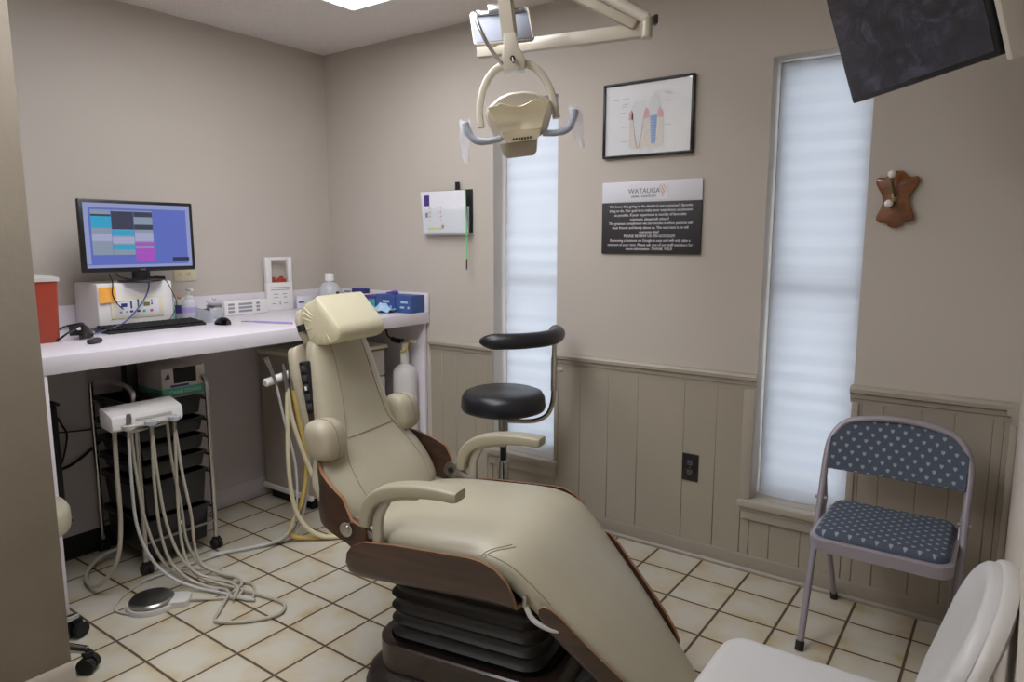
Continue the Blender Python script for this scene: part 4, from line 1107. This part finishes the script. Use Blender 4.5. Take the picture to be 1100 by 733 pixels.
# ------------------------------------------------------------------ white chair in the foreground
wc = thing('white_chair', 'white padded chair against the right wall in the near right corner', 'chair', (3.085, -1.50, 0), 0)
o8 = lambda d: rrect(max(.20-d, .01), max(.205-d, .01), max(.06-d, .01), 6, .03, 0)
cushion(MB(), o8, .448, .030, .035).build('seat', M['whitech'], wc, 50)
MB().loft([[(x, y, z) for x, y in o8(d)] for d, z in ((.03, .413), (.008, .420), (0, .4475))]).build('seat_pan', M['whited'], wc)
wout = []
for k in range(40):
    t = 2*PI*k/40; y, z = math.cos(t), math.sin(t)
    yy = math.copysign(abs(y)**.8, y); zz = math.copysign(abs(z)**.8, z)
    wout.append((yy*(.150+.050*max(0, min(1, (zz+.9)/1.3))), .668+.160*zz))
def wback(x0, levels):
    rr = []
    for dx, ins in levels:
        rr.append([(x0+dx+.25*(z-.5)+.08*(z-.5)**2-.010*(1-(y/.2)**2)*-1, y*(1-ins), .668+(z-.668)*(1-ins*.9)) for y, z in wout])
    return MB().loft(rr)
wback(.208, ((-.006, .35), (-.004, .12), (0, .04), (.008, .0), (.020, .0))).build('backrest', M['whitech'], wc, 50)
wback(.229, ((0, -.02), (.004, -.04), (.014, -.04), (.022, -.02), (.025, .08))).build('back_shell', M['whited'], wc, 50)
for s in (-1, 1):
    MB().tube(spline([(.15, s*.08, .40), (.215, s*.085, .41), (.238, s*.088, .47), (.242, s*.09, .56)], 6), .011, 10).build('back_stay', M['whited'], wc)
for x, y in ((-.13, .16), (-.13, -.16), (.2, .16), (.2, -.16)):
    MB().tube([(x, y, .40), (x*1.1, y*1.08, .2), (x*1.18, y*1.15, .0)], [.013, .012, .010], 12).build('leg', M['steel'], wc)

# ------------------------------------------------------------------ operating light
ol = thing('operating_light', 'cream ceiling-hung dental operating light with gold reflector above the chair', 'operating light', (2.195, -1.12, 1.707), rad(35.8))
RL = Matrix.Rotation(rad(-7), 4, 'Y')      # the whole lamp hangs with a slight roll
def ob(bb, nm, m, sm=40, par=None): return bb.xf(RL).build(nm, m, par or ol, sm)
# post and knuckle (local x right, y away, z up); 1 px ~ 2.7 mm here
pst = MB().prism([(-.022, -.02), (.012, -.024), (.022, -.014), (.022, .02), (-.022, .02)], 'z', .235, .55, .002); ob(pst, 'post', M['cream'])
MB_k = MB().prism([(-.026, .135), (.03, .135), (.036, .16), (.020, .20), (.016, .236), (-.018, .236), (-.022, .20), (-.034, .16)], 'y', -.028, .022, .004); ob(MB_k, 'knuckle', M['cream'])
pk = MB().cyl((.0, -.028, .166), (.0, -.036, .166), .007, n=14); pk.cyl((0, -.036, .166), (.001, -.05, .150), .003, n=8); pk.cyl((.004, -.0245, .222), (.004, -.027, .222), .003, n=10); ob(pk, 'lock_screw', M['dsteel'])
arch = spline([(-.112, 0, -.005), (-.110, 0, .045), (-.092, 0, .10), (-.06, 0, .142), (-.02, 0, .158), (.02, 0, .158), (.06, 0, .142), (.088, 0, .10), (.104, 0, .045), (.106, 0, -.005)], 6)
rr = []
for i, p in enumerate(arch):
    T = (arch[min(i+1, len(arch)-1)]-arch[max(i-1, 0)]).normalized(); Nn = Vector((-T.z, 0, T.x))
    rr.append([p+Vector((0, y, 0))+Nn*h for y, h in superell(.013, .0105, 4, 16)])
ob(MB().loft(rr), 'yoke', M['cream'])
# lamp head: shell, gold reflector in front, dark vents, lower flap
HM = Matrix.Rotation(rad(12), 4, 'X')
def oh(bb, nm, m, sm=40, par=None): return ob(bb.xf(HM), nm, m, sm, par)
rr = []
for y, k in ((-.042, .93), (-.036, 1.0), (.0, 1.0), (.03, .9), (.05, .72), (.056, .5)):
    top = [(-.096, .03), (-.088, .047), (-.05, .072), (-.02, .08), (.02, .08), (.055, .072), (.088, .05), (.096, .03), (.094, .015), (.075, -.03), (.052, -.046), (-.052, -.046), (-.078, -.03), (-.095, .015)]
    rr.append([(x*k, y, (z-.01)*k+.01) for x, z in top])
oh(MB().loft(rr), 'lamp_shell', M['cream'], 30)
gr = []
for i in range(9):
    t = i/8; row = []
    for j in range(21):
        s = -1+2*j/20; topz = .049-.007*math.cos(s*PI*1.5)*(1 if abs(s) < .7 else .3); botz = -.022
        z = topz+(botz-topz)*t; hw = .086-.03*t
        row.append((s*hw, -.060+.012*math.sin(PI*t)*(1-.3*s*s)-.006*abs(s), z))
    gr.append(row)
oh(MB().sheet(gr, .003), 'reflector', M['gold'], 60)
m = MB().prism([(-.057, -.021), (.057, -.021), (.050, -.042), (.042, -.052), (-.044, -.052), (-.052, -.042)], 'y', -.062, -.02, .004); oh(m, 'lower_bezel', M['gold'])
m = MB()
for k in range(7): m.box((-.024+k*.008, -.0628, -.044), (.0055, .002, .007), .0006)
oh(m, 'vents', M['blackm'])
m = MB().prism([(-.066, -.057), (.046, -.057), (.040, -.090), (.03, -.100), (-.046, -.100), (-.056, -.092)], 'y', .0, .025, .004); oh(m, 'rear_flap', M['creamd'])
for s in (-1, 1):
    hx = spline([(s*.06, -.03, -.045), (s*.10, -.034, -.05), (s*.132, -.036, -.042), (s*.150, -.036, -.018), (s*.156, -.036, .006)], 6)
    hd_ = ob(MB().tube(hx, [.009]*8+[.0105]*9+[.0115]*8, 12), 'handle', M['traygrey'])
    gr = []
    for i in range(15):
        t = i/14; row = []
        for j in range(13):
            a = 2*PI*j/12; r = (.013+.005*math.sin(PI*min(1, t*1.2))+.004*math.sin(3*a+t*6))*(1-.35*t)
            row.append((s*(.155+.010*t)+r*math.cos(a), -.036+r*.6*math.sin(a), .016-.115*t+.004*math.cos(2*a)))
        gr.append(row)
    ob(MB().sheet(gr, .0006), 'plastic_sleeve', M['bag'], 70, hd_)
# spring cable from tray to knuckle
ob(MB().tube(spline([(-.090, .03, .312), (-.088, -.02, .300), (-.084, -.042, .265), (-.065, -.045, .21), (-.038, -.03, .165), (-.024, -.016, .150)], 6), .0055, 10), 'curved_rod', M['chrome'])
# grey viewing tray behind the post
TM = Matrix.Translation((-.052, .09, .285)) @ Matrix.Rotation(rad(-32), 4, 'X') @ Matrix.Rotation(rad(-7), 4, 'Y')
def tb(bb, nm, m): bb.xf(TM @ Matrix.Rotation(rad(0), 4, 'Z')); return bb.build(nm, m, ol)
tb(MB().box((0, 0, 0), (.165, .012, .125), .004), 'tray', M['traygrey'])
m = MB()
rimp = [(x, 0, z) for x, z in rrect(.085, .065, .010)]
m.tube(rimp, .0045, 8, closed=True); tb(m, 'tray_rim', M['cream'])
m = MB().box((0, -.010, .048), (.14, .008, .018), .003); m.cyl((-.066, -.016, .048), (-.066, -.005, .048), .008, n=14); m.cyl((.066, -.016, .048), (.066, -.005, .048), .008, n=14); tb(m, 'tray_slide', M['steel'])
m = MB().box((-.005, -.018, .055), (.06, .014, .03), .004); tb(m, 'tray_bracket', M['steel'])
# the two folding arms and the ceiling mount, in world directions
Wm = ol.matrix_basis.inverted() if False else (Matrix.Translation(ol.location) @ Matrix.Rotation(rad(35.8), 4, 'Z')).inverted()
def wp(p): return Wm @ Vector(p)
def boxbeam(a, b_, w, h, nm, m):
    a = wp(a); b_ = wp(b_); d = (b_-a); L_ = d.length; q = d.to_track_quat('X', 'Z').to_matrix().to_4x4()
    return MB().box((L_/2, 0, 0), (L_, w, h), .006).xf(Matrix.Translation(a) @ q).build(nm, m, ol)
E0 = (1.885, -.92, 1.985); E1 = (2.44, -.815, 1.985); E2 = (2.30, -.85, 2.09); TOP = (2.10, -.90, 2.235)
boxbeam(E0, E1, .03, .042, 'lower_arm', M['cream'])
m = MB().tube([wp(E1)+Vector((0, 0, .03)), wp(TOP)], .019, 16); m.build('upper_arm', M['cream'], ol)
boxbeam((E1[0]-.025, E1[1]-.02, E1[2]+.012), (TOP[0]-.04, TOP[1]-.02, TOP[2]-.03), .03, .028, 'balance_arm', M['creamd'])
m = MB().cyl(wp(E1)-Vector((0, 0, .024)), wp(E1)+Vector((0, 0, .040)), .017, n=18, bev=.003); m.build('elbow', M['cream'], ol)
m = MB().box(wp((E1[0]+.022, E1[1]+.012, E1[2]+.028)), (.012, .03, .026), .003); m.build('elbow_cap', M['black'], ol)
m = MB().cyl(wp((TOP[0], TOP[1], 2.2)), wp((TOP[0], TOP[1], H-.031)), .035, n=24); m.build('ceiling_column', M['cream'], ol)
m = MB().cyl(wp((TOP[0], TOP[1], H-.03)), wp((TOP[0], TOP[1], H-.0005)), .085, n=30, bev=.004); m.build('ceiling_plate', M['cream'], ol)
pt = (RL @ Vector((0, 0, .53)))
MB().tube([pt, wp((TOP[0], TOP[1], 2.26))], .018, 14).build('post_link', M['cream'], ol)
MB().tube([wp((1.955, -.945, 1.985)), TM @ Vector((0, .004, -.045))], .008, 10).build('tray_stay', M['cream'], ol)

# ------------------------------------------------------------------ television on its arm
tv = thing('television', 'dark wall-hung television tilted down from the upper right corner', 'television', (2.973, -.586, 1.75), rad(-48))
TT = Matrix.Rotation(rad(20), 4, 'X')
# local: x along the lower edge, -y the viewing side, z up (tilted forward)
def tvb(bb, nm, m, par=None): return bb.xf(TT).build(nm, m, par or tv)
TW, TH = .524, .325
tvb(MB().boxb((0, 0, 0), (TW, .022, TH), .005), 'bezel', M['black'])
tvb(MB().boxb((.009, -.0012, .013), (TW-.009, -.0002, TH-.009), 0), 'screen', M['tv'])
tvb(MB().boxb((.002, .0225, -.002), (TW+.004, .034, TH), .003), 'rear_casing', M['tvside'])
tvb(MB().boxb((TW+.0045, .006, -.016), (TW+.022, .075, TH*.96), .006), 'side_casing', M['tvside'])
tvb(MB().boxb((.12, .0345, .06), (TW-.14, .062, TH-.04), .01), 'electronics_box', M['black'])
tvM = (Matrix.Translation((2.973, -.586, 1.75)) @ Matrix.Rotation(rad(-48), 4, 'Z'))
tvi = tvM.inverted()
A0 = TT @ Vector((TW*.5, .062, .17)); A1 = tvi @ Vector((RW-.012, -.66, 1.97)); A2 = tvi @ Vector((3.33, -.60, 1.95))
MB().tube([A0, A2, A1], .016, 12).build('wall_arm', M['black'], tv)
MB().boxb((-.055, -.10, -.10), (0, .10, .10), .004).xf(Matrix.Scale(.22, 4, (1, 0, 0))).xf(tvi @ Matrix.Translation((RW-.0005, -.66, 1.97))).build('wall_plate', M['black'], tv)

# ------------------------------------------------------------------ things on the back wall
pf = thing('framed_picture', 'black-framed tooth and implant diagram high on the back wall', 'picture', (2.072, -.001, 1.88))
PW, PH = .412, .312
f = MB()
for x0, x1, z0, z1 in ((-PW/2, PW/2, PH/2-.010, PH/2), (-PW/2, PW/2, -PH/2, -PH/2+.010), (-PW/2, -PW/2+.010, -PH/2+.010, PH/2-.010), (PW/2-.010, PW/2, -PH/2+.010, PH/2-.010)):
    f.boxb((x0, -.022, z0), (x1, 0, z1), .002)
f.build('frame', M['frameblk'], pf)
MB().boxb((-PW/2+.0101, -.012, -PH/2+.0101), (PW/2-.0101, -.002, PH/2-.0101), 0).build('print', M['poster'], pf)
def flat(nm, polys, mats, y=-.0125, lay=.0004):
    bb = MB()
    for k, (poly, mi) in enumerate(polys): bb.prism(poly, 'y', y-lay*(k+1), y, 0, mi)
    return bb.build(nm, mats, pf)
def ell(cx, cz, a, c, n=18): return [(cx+a*math.cos(2*PI*k/n), cz+c*math.sin(2*PI*k/n)) for k in range(n)]
flat('bone_drawing', [(rrect(.042, .065, .02, 5, -.040, -.06), 0), (rrect(.042, .065, .02, 5, .034, -.06), 0)], [M['pbone']])
flat('tooth_drawing', [([(-.072, .0), (-.07, .055), (-.058, .075), (-.03, .07), (-.012, .075), (-.006, .05), (-.012, .0), (-.02, -.05), (-.034, -.105), (-.042, -.108), (-.052, -.05)], 0)], [M['ptooth']], -.0132)
flat('gum_drawing', [([(-.085, .0), (-.083, .03), (-.072, .042), (-.064, .02), (-.066, -.002)], 0), ([(-.016, .0), (-.012, .035), (-.002, .045), (.008, .03), (.012, .002)], 0), ([(.046, .0), (.05, .03), (.058, .04), (.072, .02), (.074, -.002)], 0)], [M['pgum']], -.0132)
ln = MB()
ln.tube([(x, -.0136, z) for x, z in ((-.066, .02), (-.06, -.03), (-.052, -.09), (-.042, -.122), (-.035, -.115), (-.024, -.06), (-.016, .0), (-.012, .03))], .0007, 6)
ln.build('root_line', M['pline'], pf)
sc_ = [([(.014, .01), (.046, .01), (.044, -.04), (.040, -.105), (.022, -.108), (.018, -.06)], 0)]
flat('implant_drawing', sc_, [M['pscrew']], -.0134)
m = MB()
for k in range(10): m.box((.030, -.0142, -.0-.0105*k), (.030-.0010*k, .0008, .0022), 0, rot=(0, rad(8), 0))
m.build('implant_threads', M['pscrewd'], pf)
flat('crown_drawing', [([(.014, .012), (.006, .045), (.010, .085), (.028, .10), (.05, .09), (.06, .055), (.048, .012)], 0)], [M['ptooth']], -.0134)
m = MB()
for x, z in ((-.145, .085), (-.10, .088), (-.10, .065), (-.105, .055), (-.115, .03), (-.105, -.03), (-.105, -.09), (.09, .095), (.10, .088), (.095, .06), (.095, -.035)): m.boxb((x-.014, -.0128, z), (x+.014, -.0122, z+.0028), 0)
m.build('caption_lines', M['card'], pf)
MB().boxb((-PW/2+.0102, -.0175, -PH/2+.0102), (PW/2-.0102, -.0165, PH/2-.0102), 0).build('glass', M['glass'], pf)

sg_ = thing('wall_sign', 'charcoal and white office sign asking for reviews, below the framed picture', 'sign', (2.094, -.001, 1.463))
MB().boxb((-.230, -.010, .070), (.230, 0, .158), .0015).build('header', M['signlt'], sg_)
MB().boxb((-.230, -.010, -.152), (.230, 0, .0699), .0015).build('panel', M['signdk'], sg_)
MB().boxb((-.098, -.0112, .080), (.084, -.0101, .146), 0).build('header_patch', M['paper'], sg_)
text('header_name', 'WATAUGA', .029, M['txtg'], sg_, on_back(-.028, .107, -.0122), space=1.)
text('header_subtitle', 'FAMILY DENTISTRY', .0135, M['txtg'], sg_, on_back(-.028, .089, -.0122), space=1.0)
m = MB()
for k in range(16):
    a = k*2.4; r = .0055*math.sqrt(k); m.sphere((.058+r*math.cos(a), -.0118, .123+r*.8*math.sin(a)), .0028, sc=(1, .3, 1), n=8)
m.tube([(.058, -.0118, .112), (.058, -.0118, .088)], .0014, 6); m.build('tree_emblem', M['logo'], sg_)
body = ["We know that going to the dentist is not everyone's favorite", "thing to do. Our goal is to make your experience as pleasant", "as possible. If your experience is worthy of favorable", "comment, please tell others?",
        "The greatest compliment we can receive is when patients tell", "their friends and family about us. The next best is to tell", "everyone else?", "PLEASE REVIEW US ON GOOGLE!!", "Reviewing a business on Google is easy and will only take a", "moment of your time. Please ask one of our staff members for", "more information. THANK YOU!"]
text('message', '\n'.join(body), .0162, M['txtw'], sg_, on_back(0, .047, -.0112), space=.97, line=1.13)

# wooden hook plaque
pq = thing('hook_plaque', 'scalloped varnished wooden plaque with a white-knobbed coat hook', 'hook', (3.027, -.001, 1.512), 0)
half = [(0, .096), (.018, .094), (.03, .080), (.044, .074), (.060, .076), (.068, .064), (.064, .048), (.048, .02), (.042, -.005), (.047, -.03), (.058, -.055), (.058, -.074), (.044, -.082), (.028, -.082), (.018, -.095), (0, -.100)]
out = half+[(-x, z) for x, z in half[-2:0:-1]]
out = [(p.x, p.z) for p in spline([Vector((x, 0, z)) for x, z in out], 3, True)]
MB().prism(out, 'y', -.02, 0, .006, seg=3).build('board', M['plaque'], pq)
hk = MB(); hk.box((-.004, -.022, -.005), (.02, .006, .05), .003)
hk.tube(spline([(-.004, -.025, .01), (-.006, -.04, .03), (-.010, -.058, .055), (-.012, -.062, .07)], 6), .005, 10)
hk.tube(spline([(-.004, -.025, -.012), (-.006, -.045, -.028), (-.010, -.062, -.03), (-.012, -.07, -.024)], 6), .005, 10)
hk.build('hook', M['brass'], pq)
MB().sphere((-.012, -.064, .082), .013).build('knob', M['petlid'], pq); MB().sphere((-.014, -.078, -.018), .0135).build('knob', M['petlid'], pq)

# wall pocket with papers, clip and green-corded pen
wf = thing('wall_pocket', 'clear wall pocket with black backing on the back wall above the counter end', 'wall pocket', (.950, -.001, 1.51))
MB().boxb((-.15, -.008, -.10), (.165, 0, .118), .002).build('backing', M['black'], wf)
MB().boxb((-.145, -.042, -.112), (.172, -.039, .03), .001).build('front_pane', M['clearb'], wf)
MB().boxb((-.145, -.0385, -.112), (.172, -.0005, -.108), .001).build('pocket_base', M['clear'], wf)
MB().box((.072, -.012, .128), (.028, .006, .06), .004).build('clip', M['black'], wf)
gr = [[(.950-.178+.30*j/10+.028*i/8, -.022-.006*math.sin(j*.5)-.006*i/8, 1.625-.215*i/8) for j in range(11)] for i in range(9)]
pp = tag(MB().sheet(gr, .0012).build('paper_sheets', M['paper'], None, 50), 'white printed papers standing in the wall pocket', 'papers')
m = MB()
m.boxb((.772, -.0318, 1.55), (.806, -.0300, 1.605), 0, 0); m.boxb((.782, -.034, 1.49), (.798, -.0320, 1.515), 0, 0)
m.boxb((.80, -.0352, 1.425), (.90, -.0335, 1.437), 0, 1); m.boxb((.895, -.0352, 1.432), (.912, -.0335, 1.45), 0, 2)
for k in range(4): m.boxb((.81, -.0345, 1.535-k*.022), (.818, -.0325, 1.541-k*.022), 0, 2); m.boxb((.885, -.0345, 1.535-k*.022), (.893, -.0325, 1.541-k*.022), 0, 2)
m.xf(Matrix.Translation((.035, 0, 0)))
m.build('printed_marks', [M['purpled'], M['yhl'], M['redp']], pp)
pn = thing('corded_pen', 'pen hanging on a bright green cord at the right of the wall pocket', 'pen', (1.104, -.05, 1.62))
MB().tube(spline([(0, 0, 0), (.004, -.002, -.10), (.008, 0, -.2), (.004, .002, -.30), (.005, .002, -.345)], 6), .0042, 8).build('cord', M['lime'], pn)
MB().tube([(.005, .002, -.345), (.004, .002, -.39), (.003, .002, -.402)], [.004, .004, .001], 8).build('pen_tip', M['dgreyp'], pn)

# ------------------------------------------------------------------ ceiling light
M['diff'] = emit_mat('light_diffuser', (250, 250, 255), 6.5)
cl = thing('ceiling_light', 'flat fluorescent ceiling panel above the counter side of the room', 'ceiling light', (1.09, -1.075, H), 0, 'ceiling panels')
LW, LL = .305, .61
f = MB()
for x0, x1, y0, y1 in ((-LW, LW, LL-.025, LL), (-LW, LW, -LL, -LL+.025), (-LW, -LW+.025, -LL+.025, LL-.025), (LW-.025, LW, -LL+.025, LL-.025)): f.boxb((x0, y0, -.022), (x1, y1, -.0005), .003)
f.build('frame', M['white'], cl)
MB().boxb((-LW+.0255, -LL+.0255, -.016), (LW-.0255, LL-.0255, -.008), .0).build('diffuser', M['diff'], cl)

M['diff_fill'] = emit_mat('light_diffuser_bright', (250, 250, 255), 10.0)  # diffuser of the two added fill panels
c2 = copy_tree(cl); c2.location = (1.85, -3.15, H); [setattr(c, 'data', c.data.copy()) or c.data.materials.clear() or c.data.materials.append(M['diff_fill']) for c in c2.children if c.name.startswith('diffuser')]; tag(c2, 'added unseen fill light panel in the passage behind the partition end', 'ceiling light')  # out of view, added as fill to brighten the back wall

c3 = copy_tree(c2); c3.location = (1.85, -1.75, H); c3['label'] = 'added unseen fill light panel above the middle of the dental chair'  # out of view, added to lift the dental chair's brightness

# ------------------------------------------------------------------ daylight, camera, colour
w = bpy.data.worlds.new('daylight'); SC.world = w; w.use_nodes = True
w.node_tree.nodes['Background'].inputs['Color'].default_value = (.84, .92, 1.0, 1); w.node_tree.nodes['Background'].inputs['Strength'].default_value = 2.75
cam = bpy.data.cameras.new('camera'); co = bpy.data.objects.new('camera', cam); COL.objects.link(co)
f_px, yaw, pitch, roll = 747.5, .6254, .1422, .0004
cam.sensor_fit = 'HORIZONTAL'; cam.sensor_width = 36; cam.lens = f_px/1100*36; cam.clip_start = .02
fw = Vector((-math.sin(yaw)*math.cos(pitch), math.cos(yaw)*math.cos(pitch), -math.sin(pitch)))
rt = Vector((math.cos(yaw), math.sin(yaw), 0)); up = rt.cross(fw)
r2 = rt*math.cos(roll)+up*math.sin(roll); u2 = up*math.cos(roll)-rt*math.sin(roll)
mw = Matrix((r2, u2, -fw)).transposed().to_4x4(); mw.translation = (3.3892, -2.8107, 1.3645)
co.matrix_world = mw
SC.camera = co
SC.view_settings.view_transform = 'Standard'; SC.view_settings.look = 'None'; SC.view_settings.gamma = 1; SC.view_settings.use_curve_mapping = False
SC.view_settings.exposure = 0.2
SC.cycles.use_denoising = True
SC.cycles.max_bounces = 8
SC.cycles.diffuse_bounces = 5
SC.cycles.transparent_max_bounces = 12
